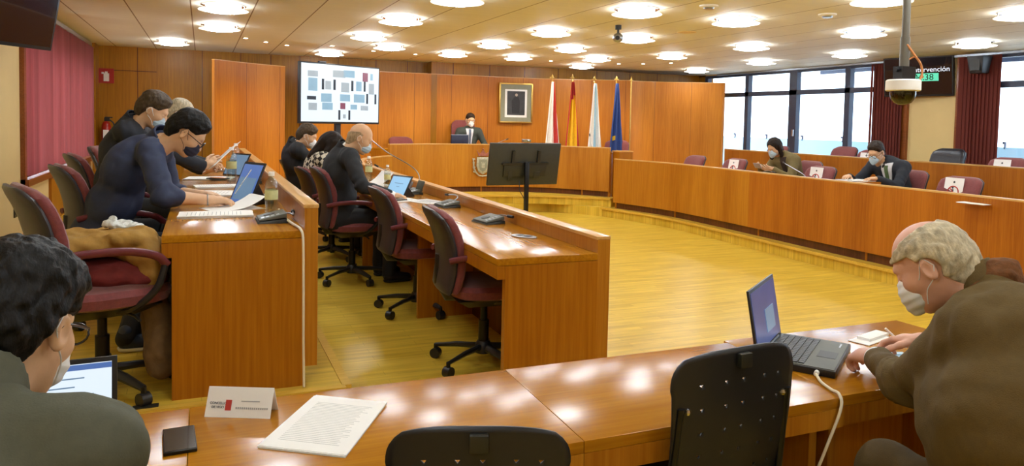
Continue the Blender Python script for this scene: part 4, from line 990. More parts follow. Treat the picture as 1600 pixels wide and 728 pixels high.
# no-sitting cards
def card(label, x, y, z, rz=math.pi/2, s=1.0, tilt=-.18):
    t = thing('notice_card', label, 'card', (x, y, z), rz-math.pi); T = Matrix.Rotation(tilt, 4, 'X')@Matrix.Scale(s, 4)
    obj('sheet', MB().box(-.105, .105, -.001, .001, 0, .27, T=T), M['white'], t)
    obj('symbol', MB().tube([(.06*math.cos(a), -.002, .12+.06*math.sin(a)) for a in [2*math.pi*i/24 for i in range(24)]], .006, 6, closed=True, T=T), M['red'], t)
    obj('symbol_bar', MB().tube([(-.042, -.003, .162), (.042, -.003, .078)], .005, 6, T=T), M['red'], t)
    obj('pictogram', MB().box(-.02, .005, -.003, -.001, .09, .15, T=T).box(-.02, .03, -.003, -.001, .09, .11, T=T).sphere((-.008, -.002, .165), (.012, .002, .012), 8, T=T).sphere((0, -.002, .225), (.012, .002, .012), 8, T=T), M['print'], t)
# chairs face -X, so cards on their backs face -X
for (x, y, z, lb, s_) in ((7.20, 8.72, .80, 'white no-sitting card on the chair left of the woman in olive', 1.0), (7.20, 7.13, .79, 'white no-sitting card on the chair between woman and suited man', 1.0), (7.20, 5.26, .80, 'white no-sitting card on the nearest chair of the front right bench', 1.0),
                      (9.06, 6.0, .95, 'white no-sitting card on the right end chair of the rear bench', 1.0), (9.06, 8.02, .94, 'white no-sitting card behind the suited man, rear bench', 1.0)):
    card(lb, x, y, z, math.pi/2, s_)
# ---- perforated black plastic chairs at the foreground table
def perf_chair(label, loc, rz, w_=.42, top=.92, rows=5, first=0):
    t = thing('perforated_chair', label, 'chair', loc, rz); zb = .43
    nu, nv = 22, 34; hw = w_/2
    def pos(u, v):
        ww = hw*(1-.10*(1-v)); rr = .16
        z = zb+(top-zb)*v; e = abs(u)
        if v > 1-rr: k = (v-(1-rr))/rr; ww = hw*(1-.17*k**3.2)
        x = u*ww; z += -.018*e**3*v
        y = -.20-.07*v-.03*math.sin(v*3)+.30*x*x*1.6; return (x, y, z)
    m = MB(); vid = {}
    def gv(i, j):
        if (i, j) not in vid: vid[(i, j)] = len(m.v); m.v.append(pos(-1+2*i/nu, j/nv))
        return vid[(i, j)]
    holes = {}
    for c in range(5):
        for r in range(rows):
            i = 4+c*3+(c > 2)+(c > 0); j = nv-6-r*4-first
            if j > 3: holes[(i-0, j)] = 1
    for i in range(nu):
        for j in range(nv):
            a, b_, c_, d_ = gv(i, j), gv(i+1, j), gv(i+1, j+1), gv(i, j+1)   # bl br tr tl
            if (i, j) in holes:
                uu = lambda f: -1+2*(i+f)/nu; k = len(m.v)
                m.v += [pos(uu(.08), (j+.86)/nv), pos(uu(.92), (j+.86)/nv), pos(uu(.5), (j+.22)/nv)]
                m.f += [(d_, c_, k+1, k), (c_, b_, k+2, k+1), (a, d_, k, k+2), (b_, a, k+2)]; m.m += [0]*4
            else: m.f.append((a, b_, c_, d_)); m.m.append(0)
    me = m.mesh('backrest', M['blackp'], 60); o = obj('backrest', me, None, t); s_ = o.modifiers.new('s', 'SOLIDIFY'); s_.thickness = .007; s_.offset = 0
    obj('clip', MB().box(-.02, .02, -.285, -.268, top-.05, top-.012, T=TR(0, -.012, 0)), M['unit_d'], t, bevel=.003)
    S = [(.425, .02, .19, .20), (.432, .02, .215, .215), (.445, .02, .215, .215), (.452, .02, .20, .20)]
    obj('seat', pad(S, 28), M['blackp'], t)
    for q in (-1, 1):
        obj('frame_tube', MB().tube(spline([(q*.20, .21, .0), (q*.21, .19, .41), (q*.21, .10, .425), (q*.205, -.16, .43), (q*.20, -.222, .50), (q*.19, -.262, top-.14)], 6), .013, 10, flat=.7), M['blackm'], t)
        obj('rear_leg', MB().tube([(q*.21, -.05, .42), (q*.215, -.28, 0)], .012, 8), M['blackm'], t)
        obj('screw', MB().sphere((q*.17, -.265, top-.15), .010, 8), M['steel'], t)
    obj('cross_bar', MB().cyl((-.21, -.16, .43), (.21, -.16, .43), .01), M['blackm'], t)
    return t
perf_chair('black perforated plastic chair at the lower centre, only its top in view', (.64, 1.70, 0), math.radians(-20), .40, .90)
perf_chair('black perforated plastic chair beside the laptop, most of its back in view', (1.29, 1.80, 0), math.radians(5), .435, .97, rows=6)
# ================================================================== things on the desks
def laptop(label, loc, rz, w_=.36, d_=.25, op=105, scr='screen_v', lid='blackp', keys=True, cat='laptop'):
    """user sits at local -Y"""
    t = thing('laptop', label, cat, loc, rz)
    obj('base', MB().box(-w_/2, w_/2, -d_/2, d_/2, .0, .024), M['blackp'], t, bevel=.005)
    obj('palm_rest', MB().box(-w_/2+.008, w_/2-.008, -d_/2+.006, d_/2-.02, .0235, .0255), M['unit'], t)
    if keys:
        k = MB()
        for r in range(6):
            for c in range(15): x = -w_/2+.022+c*(w_-.044)/15; y = -d_/2+.10+r*.0215; k.box(x, x+(w_-.044)/15*.86, y, y+.018, .0255, .0285)
        obj('keyboard', k, M['blackp'], t)
        obj('touchpad', MB().box(-.05, .03, -d_/2+.02, -d_/2+.08, .0255, .0262), M['unit_d'], t)
    h_ = w_*.62; T = TR(0, d_/2-.008, .022)@Matrix.Rotation(math.radians(90-op), 4, 'X').inverted() if False else TR(0, d_/2-.008, .022)@Matrix.Rotation(-math.radians(op-90), 4, 'X')
    obj('lid', MB().box(-w_/2, w_/2, 0, .009, 0, h_, T=T), M[lid], t, bevel=.003)
    obj('screen', MB().box(-w_/2+.012, w_/2-.012, -.002, .0, .014, h_-.012, T=T), M[scr], t)
    obj('hinge', MB().cyl((-w_*.35, d_/2-.006, .024), (w_*.35, d_/2-.006, .024), .007), M['blackm'], t)
    return t, T
t, T = laptop('open black laptop before the old man on the foreground table', (1.945, 1.935, .75), math.atan2(-.22, -.31)+math.pi, .365, .25, 100)
obj('screen_window', MB().box(-.02, .10, -.004, -.002, .05, .13, T=T), M['screen_p'], t)
obj('status_lights', MB().box(.10, .15, -.10, -.095, .0255, .0265), M['alu'], t)
cb = thing('power_cable', 'white cable running from the laptop over the table edge', 'cable', (1.79, 1.76, .75))
obj('plug', MB().cyl((.075, .035, .012), (.03, .0, .012), .008), M['white'], cb)
obj('wire', MB().tube(spline([(.03, .0, .012), (.0, -.05, .007), (-.02, -.11, .006), (-.035, -.155, .008), (-.05, -.175, -.03), (-.10, -.17, -.15), (-.13, -.12, -.35), (-.1, -.05, -.6), (-.05, 0, -.745)], 6), .0045), M['cable'], cb)
cb = thing('power_cable', 'white cable hanging below the middle table segment', 'cable', (1.1, 1.7, .6))
obj('wire', MB().tube(spline([(.28, .1, .05), (.1, -.02, -.03), (-.05, -.06, -.10), (-.2, -.04, -.2), (-.3, 0, -.4), (-.32, .1, -.595)], 6), .005), M['cable'], cb)
# left man's tablet
t, T = laptop('open dark notebook computer showing a white page before the man at lower left', (-.335, 1.895, .75), math.radians(3), .30, .20, 98, 'screen_w')
k = MB()
for i in range(5): k.box(-.11, .06+.02*(i % 3), -.0045, -.0035, .06+i*.02, .063+i*.02, T=T)
obj('text_lines', k, M['screen_p'], t); obj('toolbar', MB().box(-.138, .138, -.0045, -.0035, .160, .173, T=T), M['screen_b'], t)
# phone, name card, document
t = thing('smartphone', 'black smartphone lying on the table beside the man at lower left', 'phone', (-.05, 1.94, .75), math.radians(3))
obj('body', MB().box(-.037, .037, -.074, .074, .0, .009), M['blackm'], t, bevel=.003); obj('screen', MB().box(-.034, .034, -.070, .070, .009, .0098), M['screen_off'], t)
t = thing('name_card', 'white folded name card on the foreground table', 'name card', (.10, 2.075, .75), math.radians(-24))
hw, hh_, dd = .088, .072, .032
for q in (-1, 1):
    T = TR(0, q*-dd, 0)@Matrix.Rotation(q*math.atan2(dd, hh_)*-1, 4, 'X'); obj('leaf', MB().box(-hw, hw, -.0006, .0006, 0, .078, T=T), M['white'], t)
T = TR(0, -dd, 0)@Matrix.Rotation(-math.atan2(dd, hh_), 4, 'X')
def ctext(s_, size, x, z, m_):
    o = obj('print', text_mesh(s_, size, m_), None, t); o.matrix_local = T@TR(x, -.0012, z)@Matrix.Rotation(math.pi/2, 4, 'X')
ctext('CONCELLO', .0085, -.056, .036, 'print'); ctext('DE VIGO', .0085, -.056, .026, 'print')
obj('crest_print', MB().box(-.036, -.020, -.0018, -.001, .018, .045, T=T), M['red'], t)
obj('name_lines', MB().box(.005, .055, -.0016, -.001, .041, .0435, T=T), M['lines'], t)
k = MB(); x = -.008
while x < .075: k.box(x, x+.004, -.0016, -.001, .022, .027, T=T); x += .0055
obj('name_lines', k, M['lines'], t)
t = thing('document', 'white printed document on the foreground table right of the name card', 'document', (0, 0, .75))
q = [(.125, 1.838), (.300, 2.125), (.478, 2.002), (.312, 1.712)]
for i in range(5):
    o = .0016*i; k = MB().prism([(a+o*(.5-i % 2), b_+o*.6) for a, b_ in q], .0004+.0011*i, .0012+.0011*i); obj('sheet', k, M['white'], t)
def bil(u, v):
    a = Vector(q[0])*(1-u)*(1-v)+Vector(q[3])*u*(1-v)+Vector(q[1])*(1-u)*v+Vector(q[2])*u*v; return a
k = MB(); random.seed(3)
for i in range(26):
    v = .14+i*.029; u1 = .88-random.random()*.12
    p = [bil(.13, v), bil(u1, v), bil(u1, v+.006), bil(.13, v+.006)]; k.prism([(a.x, a.y) for a in p], .0057, .0060)
obj('print', k, mat('faint_print', 'D6D6D4', .8, var=.04), t)
# mic / voting units
def unit_(label, loc, rz, goose=None, phone=False, s_=1.0):
    t = thing('conference_unit', label, 'microphone unit', loc, rz)
    v = [(-.10, -.07, 0), (.10, -.07, 0), (.10, .07, 0), (-.10, .07, 0), (-.095, -.065, .018), (.095, -.065, .018), (.095, .068, .048), (-.095, .068, .048)]
    v = [tuple(c*s_ for c in p) for p in v]
    obj('base', MB().add([(x*1.02, y*1.02, min(z, .012)) for x, y, z in v[:4]]+[(x*1.02, y*1.02, .010+.4*max(z-.018, 0)) for x, y, z in v[4:]], [(3, 2, 1, 0), (4, 5, 6, 7), (0, 1, 5, 4), (1, 2, 6, 5), (2, 3, 7, 6), (3, 0, 4, 7)]), M['unit_d'], t, bevel=.003)
    obj('top_panel', MB().add([(x, y, z*.5+.004) for x, y, z in v[4:]]+[(x*.97, y*.97, z+.002) for x, y, z in v[4:]], [(3, 2, 1, 0), (4, 5, 6, 7), (0, 1, 5, 4), (1, 2, 6, 5), (2, 3, 7, 6), (3, 0, 4, 7)]), M['unit'], t, bevel=.003)
    T = Matrix.Rotation(math.atan2(.03, .133), 4, 'X')
    obj('speaker_grille', MB().lathe([(0, .033), (.03*s_, .033), (.028*s_, .037), (0, .038)], 16, T=TR(-.02*s_, .0, 0)@T), M['unit_d'], t)
    k = MB()
    for i in range(4): k.box(.045*s_, .075*s_, (-.045+i*.024)*s_, (-.03+i*.024)*s_, .030, .036, T=T)
    obj('button', k, M['alu'], t)
    if goose:
        g = obj('gooseneck', MB().tube(spline([(0, .055*s_, .04)]+goose[:-1]+[goose[-1]], 5), .0045, 8), M['edge'] if goose[0][2] > .2 else M['alu'], t)
        a, b_ = Vector(goose[-2]), Vector(goose[-1]); d = (b_-a).normalized(); obj('microphone_head', MB().cyl(b_, b_+d*.05, .010), M['blackp'], g)
    if phone:
        obj('flip_display', MB().box(.035, .115, .0, .012, .03, .135, T=Matrix.Rotation(-.35, 4, 'X')@RZ(.25)), M['unit'], t, bevel=.003)
        obj('flip_cradle', MB().box(-.115, -.06, .01, .022, .03, .11, T=Matrix.Rotation(-.3, 4, 'X')), M['alu'], t, bevel=.003)
    return t
R_ = lambda d_: math.radians(d_)
unit_('grey-green microphone unit at the near end of the left row desk', (.32, 3.84, 1.03), R_(-90), [(.03, .09, .04), (.06, .1, .035), (-.05, .11, .035)])
unit_('grey-green microphone unit behind the tablet on the left row desk', (.33, 4.72, 1.03), R_(-90))
unit_('grey-green microphone unit farther along the left row desk', (.36, 6.1, 1.03), R_(-90))
unit_('nearest grey-green microphone unit on the second desk row', (1.70, 4.40, .90), R_(-82), [(.03, .08, .05), (.10, .09, .05)])
unit_('second grey-green microphone unit on the second desk row', (1.71, 5.30, .90), R_(-84), [(.0, .09, .07), (-.08, .1, .08), (-.2, .10, .07)])
unit_('microphone unit with flip display and raised gooseneck before the bald man', (1.70, 6.30, .90), R_(-78), [(0, .08, .15), (-.06, .03, .24), (-.25, -.12, .36), (-.46, -.2, .48)][:4], True)
unit_('microphone unit beside the far bottle on the second desk row', (1.72, 7.6, .90), R_(-90), [(0, .08, .1), (-.1, .0, .15)])
# cable port plate
t = thing('desk_socket_plate', 'oval cable port plate near the end of the second desk row', 'socket', (1.69, 3.80, .90), R_(-60))
obj('plate', MB().lathe([(0, 0), (.05, 0), (.05, .006), (0, .007)], 24, T=Matrix.Scale(1.7, 4, (1, 0, 0))), M['alu'], t); obj('port', MB().box(-.045, -.01, -.02, .02, .007, .009).box(.01, .045, -.02, .02, .007, .009), M['unit_d'], t)
# laptops/tablets on desks
def stand_tablet(label, loc, rz, w_, h_, tilt, scr, dark='blackp', back=True):
    t = thing('tablet_computer', label, 'tablet', loc, rz); T = Matrix.Rotation(-tilt, 4, 'X')
    obj('casing', MB().box(-w_/2, w_/2, 0, .009, .0, h_, T=T), M[dark], t, bevel=.003); obj('screen', MB().box(-w_/2+.013, w_/2-.013, -.0015, .0, .013, h_-.016, T=T), M[scr], t)
    if back: obj('folding_stand', MB().add([(-w_*.42, .0, .0), (w_*.42, .0, .0), (w_*.42, .14, 0), (-w_*.42, .14, 0), (-w_*.42, h_*.55*math.sin(tilt)+.006, h_*.55*math.cos(tilt)), (w_*.42, h_*.55*math.sin(tilt)+.006, h_*.55*math.cos(tilt))], [(0, 1, 2, 3), (2, 3, 4, 5), (0, 3, 4), (1, 2, 5), (0, 1, 5, 4)]), M['blackp'], t)
    return t, T
t, T = stand_tablet('tablet with blue screen on a stand before the man in the navy shirt', (.20, 4.62, 1.03), R_(-62), .225, .27, .42, 'screen_b')
obj('screen_panel', MB().box(-.085, .085, -.003, -.002, .03, .17, T=T), M['screen_p'], t); obj('pen', MB().tube([(-.07, -.006, .06), (.0, -.006, .22)], .003, T=T), M['white'], t)
stand_tablet('pale tablet on a stand farther along the left row desk', (.24, 6.9, 1.03), R_(-55), .25, .22, .5, 'screen_p')
t, T = stand_tablet('tablet with light blue screen before the bald man', (1.50, 6.12, .90), R_(-68), .275, .20, .5, 'screen_bl')
obj('screen_text', MB().box(-.06, .06, -.003, -.002, .12, .125, T=T).box(-.02, .02, -.003, -.002, .09, .094, T=T), M['screen_p'], t)
def paper(label, x, y, z, rz, w_=.21, l_=.297, n=3, name='paper_stack', curl=0):
    t = thing(name, label, 'papers', (x, y, z), rz); random.seed(int(x*100+y*10))
    for i in range(n):
        a = random.uniform(-.04, .04) if i else 0
        if curl and i == n-1:
            vs = []; fs = []
            for j in range(9):
                u = j/8; zz = .0016*i+.001+curl*max(0, u-.35)**2
                vs += [(-w_/2, (u-.5)*l_, zz), (w_/2, (u-.5)*l_, zz), (w_/2, (u-.5)*l_, zz+.0008), (-w_/2, (u-.5)*l_, zz+.0008)]
            for j in range(8): fs += [(4*j+k, 4*j+(k+1) % 4, 4*j+4+(k+1) % 4, 4*j+4+k) for k in range(4)]
            fs += [(3, 2, 1, 0), (32, 33, 34, 35)]; obj('sheet', MB().add(vs, fs), M['white'], t)
        else: obj('sheet', MB().box(-w_/2, w_/2, -l_/2, l_/2, .0016*i+.0003, .0016*i+.0016, T=RZ(a)), M['white'], t)
    k = MB()
    for i in range(14):
        y_ = l_*(.38-i*.055); k.box(-w_*.38, w_*(.25+.1*((i*7) % 3)/3), y_, y_+.0025, .0016*n+.0004, .0016*n+.0007)
    if not curl: obj('print', k, M['lines'], t)
    return t
paper('white paper pile nearest the desk end in the left row', .07, 4.12, 1.03, R_(88), .21, .36, 8)
paper('white sheet held under the hand of the man in the navy shirt', .16, 4.42, 1.03, R_(-70), .21, .297, 2, curl=.16)
paper('white papers beyond the forearms of the man in the navy shirt', .02, 5.25, 1.03, R_(80), .3, .42, 8)
paper('open white papers before the second man in the left row', .10, 5.75, 1.03, R_(96), .21, .30, 9)
paper('white papers below the raised sheet in the left row', .06, 6.55, 1.03, R_(80), .28, .36, 6)
paper('white papers at the far part of the left row desk', .14, 7.6, 1.03, R_(86), .3, .4, 8)
paper('white document before the bald man, left sheet', 1.48, 5.83, .90, R_(-76), .30, .23, 4)
paper('white document before the bald man, right sheet', 1.66, 5.64, .90, R_(-68), .30, .22, 3)
paper('crumpled white papers before the woman in the chequered top', 1.55, 7.15, .90, R_(-80), .3, .3, 6, curl=.3)
t = thing('pen', 'dark pen lying on the papers of the bald man', 'pen', (1.46, 5.72, .912), R_(20)); obj('barrel', MB().cyl((-.07, 0, 0), (.06, 0, 0), .005), M['blackp'], t); obj('tip', MB().cyl((.06, 0, 0), (.075, 0, 0), .004, .001), M['steel'], t)
t = thing('smartphone', 'black phone on the papers of the left row', 'phone', (.12, 6.35, 1.045), R_(60)); obj('body', MB().box(-.04, .04, -.08, .08, .0, .009), M['blackm'], t, bevel=.003); obj('screen', MB().box(-.036, .036, -.075, .075, .009, .0095), M['screen_off'], t)
bt = None
def bottle(label, x, y, z, s_=1.0):
    global bt
    if bt is None:
        t = thing('water_bottle', label, 'bottle', (x, y, z))
        prof = [(0, 0), (.028, 0), (.031, .006), (.031, .03), (.029, .036), (.031, .042), (.029, .05), (.031, .056), (.029, .064), (.031, .07), (.031, .075), (.031, .115), (.0315, .125), (.031, .15), (.026, .172), (.016, .186), (.0125, .190), (.0125, .205), (0, .205)]
        obj('bottle_body', MB().lathe(prof, 20), M['bottle'], t); obj('water', MB().lathe([(0, .003), (.0265, .003), (.0275, .14), (0, .14)], 16), M['water'], t)
        obj('label', MB().lathe([(.0318, .08), (.0322, .082), (.0322, .125), (.0318, .127), (.030, .12), (.030, .085)], 20), M['label'], t); obj('cap', MB().lathe([(0, .198), (.0145, .198), (.015, .215), (.013, .218), (0, .218)], 16), M['white'], t); bt = t
    else: t = dup(bt, (x, y, z), 0, label)
    t.scale = (s_, s_, s_); return t
bottle('clear water bottle at the near end of the left row desk', .34, 4.07, 1.03, 1.06)
bottle('water bottle beyond the tablets, taller-looking one on the left row desk', .22, 6.3, 1.03, 1.25)
bottle('small clear bottle at the far end of the left row desk', .30, 7.5, 1.03, 1.2)
bottle('water bottle right behind the tablet of the bald man', 1.63, 6.9, .90, 1.0)
bottle('water bottle before the face of the bald man, farther along', 1.62, 7.7, .90, 1.2)
# white cable down the end of left desk
cb = thing('power_cable', 'white cable hanging over the end of the left row desk', 'cable', (.38, 3.46, 1.03))
obj('wire', MB().tube(spline([(-.0, .62, .03), (.0, .4, .02), (.02, .2, .012), (.035, .08, .01), (.04, .012, .005), (.047, -.012, -.03), (.05, -.012, -.2), (.052, -.012, -.5), (.056, -.012, -.722)], 6), .006), M['cable'], cb)
t = thing('floor_socket', 'small dark metal plate on the step at the left desk end', 'socket', (-.22, 3.44, .3)); obj('plate', MB().box(-.05, .05, -.02, .02, 0.001, .008), M['unit_d'], t)
# president's monitor and microphones
t = thing('desk_monitor', 'black computer monitor before the presiding man', 'monitor', (4.27, 12.55, 1.07), R_(8))
obj('casing', MB().box(-.17, .17, -.02, .02, .03, .235), mat('monitor_navy', '20243A', .4, var=.1), t, bevel=.006); obj('stand', MB().box(-.03, .03, -.02, .04, 0, .05).box(-.09, .09, -.07, .07, 0, .01), M['unit'], t); obj('screen', MB().box(-.155, .155, .02, .022, .05, .22), M['screen_off'], t); obj('top_edge', MB().box(-.17, .17, -.022, .02, .228, .238), M['alu'], t)
t = unit_('gooseneck microphone unit before the presiding man', (4.85, 12.42, 1.07), R_(175), [(0, .08, .06), (-.1, .02, .10), (-.28, -.05, .16)])
t = unit_('gooseneck microphone unit at the right end of the head bench', (6.35, 11.35, 1.07), R_(130), [(0, .08, .06), (.06, .02, .14), (.10, -.05, .26)])
unit_('gooseneck microphone unit between woman and suited man on the right', (6.75, 6.78, .90), R_(90), [(0, .04, .07), (.1, .02, .11), (.42, -.03, .20)])
unit_('microphone unit on the bench before the suited man', (6.72, 6.28, .90), R_(90), [(0, .05, .06), (-.06, .03, .08), (-.14, .02, .075)])
unit_('microphone unit before the woman in the olive jacket', (6.78, 7.55, .90), R_(90), [(0, .05, .06), (-.08, .03, .09), (-.16, .02, .08)])
paper('white papers before the suited man on the right', 6.82, 6.12, .972, R_(80), .26, .36, 4)
obj_ = thing('document_rest', 'low bench shelf block carrying the papers of the suited man', 'shelf', (6.82, 6.12, .90)); obj('block', MB().box(-.14, .14, -.2, .2, 0, .071), M['bench_end'], obj_)
paper('flat white papers at the right end of the front right bench', 6.62, 4.45, .905, R_(92), .25, .6, 4)
t = thing('headset', 'small dark headset with wire before the bald man near the head bench', 'headset', (1.78, 9.3, .99)); obj('band', MB().tube(spline([(-.09, 0, 0), (-.06, 0, .06), (0, 0, .085), (.06, 0, .06), (.09, 0, 0)], 5), .006), M['blackp'], t)
# ---- coats on the near-left chair
M['tan'] = mat('tan_jacket', 'A88038', .85, var=.12, scale=20, bump=.3, bscale=40); M['dred'] = mat('dark_red_garment', '6E1E18', .85, var=.15, scale=20, bump=.3, bscale=40)
M['brown'] = mat('brown_coat', '6E5432', .9, var=.15, scale=30, bump=.3, bscale=50); M['foil'] = mat('crumpled_plastic', 'D4D8D4', .25, var=.1, scale=30, bump=.6, bscale=60)
def folds(s1, a): return lambda X, d: d+a*wav(X, s1)+a*.5*wav(X, s1*2.3, 2)
def cloth_thing(name, label, cat, org, prims, k, h, m, s1=24, a=.010):
    t = vf_obj(name, [sd(prims, k, h, folds(s1, a))], M[m], None, org); t.location = org; tag(t, label, cat); return t
cloth_thing('jacket', 'tan jacket heaped over the near-left office chair', 'jacket', (-.42, 3.75, .8), [ell((-.30, 3.70, 1.0), (.10, .10, .04)), ell((-.42, 3.80, .965), (.20, .20, .06)), ell((-.24, 3.78, .91), (.09, .17, .09)), ell((-.58, 3.72, .95), (.09, .15, .07)), ell((-.2, 3.66, .85), (.05, .10, .12))], .05, .009, 'tan', 28, .012)
cloth_thing('sweater', 'dark red garment under the tan jacket on the chair', 'sweater', (-.42, 3.75, .77), [ell((-.40, 3.74, .835), (.21, .19, .065)), ell((-.22, 3.68, .82), (.08, .12, .05))], .04, .010, 'dred', 26, .010)
cloth_thing('coat', 'long brown coat hanging between the chair and the desk end', 'coat', (-.16, 3.68, .35), [cap((-.20, 3.72, .86), (-.165, 3.66, .42), .055, .060), cap((-.24, 3.80, .88), (-.20, 3.78, .5), .05, .05), ell((-.17, 3.68, .46), (.06, .08, .10))], .04, .009, 'brown', 26, .010)
cloth_thing('plastic_wrap', 'crumpled clear plastic wrap on top of the tan jacket', 'plastic wrap', (-.33, 3.8, 1.03), [ell((-.36, 3.80, 1.045), (.05, .05, .02)), ell((-.30, 3.78, 1.035), (.055, .04, .015)), ell((-.38, 3.82, 1.06), (.02, .02, .02))], .02, .006, 'foil', 70, .010)

# ================================================================== people
J = lambda n, c, r=.8, v=.08, b=.15: mat(n, c, r, var=v, scale=60, bump=b, bscale=350)
olive = J('grey_green_wool', '4C4C3A'); tweed = J('olive_brown_wool', '5E4A1E', b=.25); navyshirt = J('navy_shirt', '252F4C', .7); dark = J('dark_suit', '1E2024'); navy = J('navy_suit', '20242E'); greysuit = J('grey_suit', '3C423C')
blk = J('black_trousers', '16161A'); oliveb = J('olive_blazer', '74663E'); shirtw = mat('white_shirt', 'DCDCE0', .8, var=.03); tie1 = mat('blue_grey_tie', '5A6478', .5, var=.2, scale=200); tie2 = mat('green_tie', '5A7048', .5, var=.2, scale=200)
def hairm(n, c, c2=None): return mat(n, c, .55, var=.35, scale=90, bump=.3, bscale=240, stretch=(1, .5, .4), spec=.25)
hdk = hairm('hair_dark_brown', '2C2018'); hbl = hairm('hair_black', '0C0907'); hgr = hairm('hair_grey', 'C0B498'); hgb = hairm('hair_grey_brown', '4A3C2C'); hbr = hairm('hair_brown', '20150E')
def houndstooth():
    m, N, L, b = nt('houndstooth'); tc = N.new('ShaderNodeTexCoord'); mp = N.new('ShaderNodeMapping'); mp.inputs['Rotation'].default_value = (.6, .5, .7); L.new(tc.outputs['Object'], mp.inputs[0])
    c = N.new('ShaderNodeTexChecker'); c.inputs['Scale'].default_value = 26; c.inputs['Color1'].default_value = srgb('D8D0BC'); c.inputs['Color2'].default_value = srgb('2A2622'); L.new(mp.outputs[0], c.inputs[0]); L.new(c.outputs[0], b.inputs['Base Color']); b.inputs['Roughness'].default_value = .85; return m
A = np.array
# 1 man at lower left, back view
p = Person('person in grey-green jacket seen from behind at lower left, glasses and white mask', 0, (-.42, .95, .50), (-.325, 1.30, 1.105), (-.285, 1.445, 1.185), (R_(66), R_(22), 0), shw=.20, heading=R_(75), girth=1.08, h=.009, hh=.0038,
           hands={1: dict(w=(-.20, 1.70, .785), d=(-.55, .6, .0), n=(0, 0, -1), curl=.35), -1: dict(w=(-.56, 1.70, .785), d=(.4, .7, 0), n=(0, 0, -1), curl=.35)})
p.body(); p.hair('curly', hbl); p.mask('maskw'); p.glasses(); p.jacket(olive, fold=.004); p.shirtcollar('white'); p.trousers(blk)
# 2 old man at right
p = Person('person with grey hair in olive-brown jacket typing on the right, white mask', 0, (1.93, 1.06, .57), (2.00, 1.335, 1.11), (1.925, 1.455, 1.165), (R_(116), R_(36), 0), shw=.20, heading=R_(110), girth=1.22, hunch=.07, h=.009, hh=.0038, skin='skin2',
           hands={-1: dict(w=(1.955, 1.66, .835), d=(.22, .95, -.22), n=(.3, .1, -1), curl=.75, pinch=True, hint=(-.5, -.2, -.8)), 1: dict(w=(2.245, 1.72, .84), d=(-.42, .88, -.18), n=(-.3, .0, -1), curl=.7, pinch=True)})
p.extra = [((1.87, 1.20, .82), (.19, .17, .20)), ((2.1, 1.12, .80), (.2, .17, .24))]; p.kn[-1] = A([1.76, 1.44, .60]); p.an[-1] = A([1.80, 1.50, .10]); p.kn[1] = A([2.2, 1.5, .58]); p.an[1] = A([2.2, 1.5, .1])
p.body(); p.hair('fringe', hgr); p.mask('maskw', 'duck'); p.jacket(tweed, hem=-.06, fold=.008, cuff='white', frac=.78); p.trousers(J('brown_trousers', '54421C'))
sc = vf_obj('scarf', [sd([cap(p.neck+p.rt*q*.05+p.fwd*.01+A([0, 0, .0]), p.neck-p.fwd*.03+A([0, 0, .035]), .042, .045) for q in (-1, 1)]+[cap(p.neck+p.rt*.05+p.fwd*.04-A([0, 0, .02]), p.neck-p.rt*.05+p.fwd*.04-A([0, 0, .02]), .035)], .03, .005, folds(60, .005))], mat('brown_scarf', '6E4420', .9, var=.25, scale=60, bump=.4, bscale=90), p.root, p.org)
t = thing('face_mask', 'pale blue cloth packet in the hands of the old man', 'packet', (2.22, 1.84, .752), R_(-20)); obj('sheet', MB().box(-.09, .09, -.045, .045, 0, .003).box(-.04, .11, -.07, .0, .003, .006), M['maskb'], t); obj('pleats', MB().box(-.085, .085, -.03, -.027, .006, .008).box(-.085, .085, .0, .003, .006, .008), M['flaglb'], t)
t = thing('tissue', 'white folded tissue beyond the hands of the old man', 'tissue', (2.36, 2.02, .751), R_(15)); obj('sheet', MB().box(-.10, .08, -.04, .04, 0, .002), M['white'], t); obj('fold', MB().box(-.05, .1, -.02, .03, .002, .012), M['white'], t)
t = thing('pen', 'white pen held up by the old man', 'pen', (2.26, 1.80, .80)); obj('barrel', MB().cyl((0, 0, 0), (-.05, .035, .055), .004), M['white'], t); obj('tip', MB().cyl((0, 0, 0), (.008, -.006, -.01), .004, .001), M['steel'], t)
perf_chair('dark plastic chair under the old man at the right edge', (1.98, .78, 0), R_(20), .44, .84)
# 3 navy shirt man
p = Person('person in navy shirt with rolled sleeves, glasses and dark mask, writing at the left row', .3, (-.56, 4.86, .83), (-.225, 4.73, 1.40), (-.078, 4.62, 1.445), (R_(-6), R_(42), 0), shw=.20, heading=R_(-4), girth=1.10, hunch=.06, h=.009, hh=.0045,
           hands={1: dict(w=(.05, 4.47, 1.075), d=(.9, .15, -.05), n=(0, .1, -1), curl=.65, bare=True, pinch=True, hint=(-.4, -.6, -.6)), -1: dict(w=(.0, 4.84, 1.07), d=(.8, -.5, 0), n=(0, 0, -1), curl=.5, bare=True)})
p.kn[1] = A([-.20, 4.62, .80]); p.an[1] = A([-.36, 4.32, .39])
p.body(); p.hair('short', hbl); p.mask('maskn'); p.glasses(); p.shirtcollar_ = None; p.jacket(navyshirt, 'shirt', .012, (.068, .062, .05), elbowonly=True, fold=.006); p.trousers(blk, shoe=mat('navy_sneaker', '1E2C44', .5, var=.1))
obj('wristband', MB().tube([tuple(p.wr[1]+(p.el[1]-p.wr[1])*.08+(A([0, math.cos(a), math.sin(a)])*.031)-A(p.org)) for a in [2*math.pi*i/14 for i in range(14)]], .004, 6, closed=True), M['alu'], p.root)
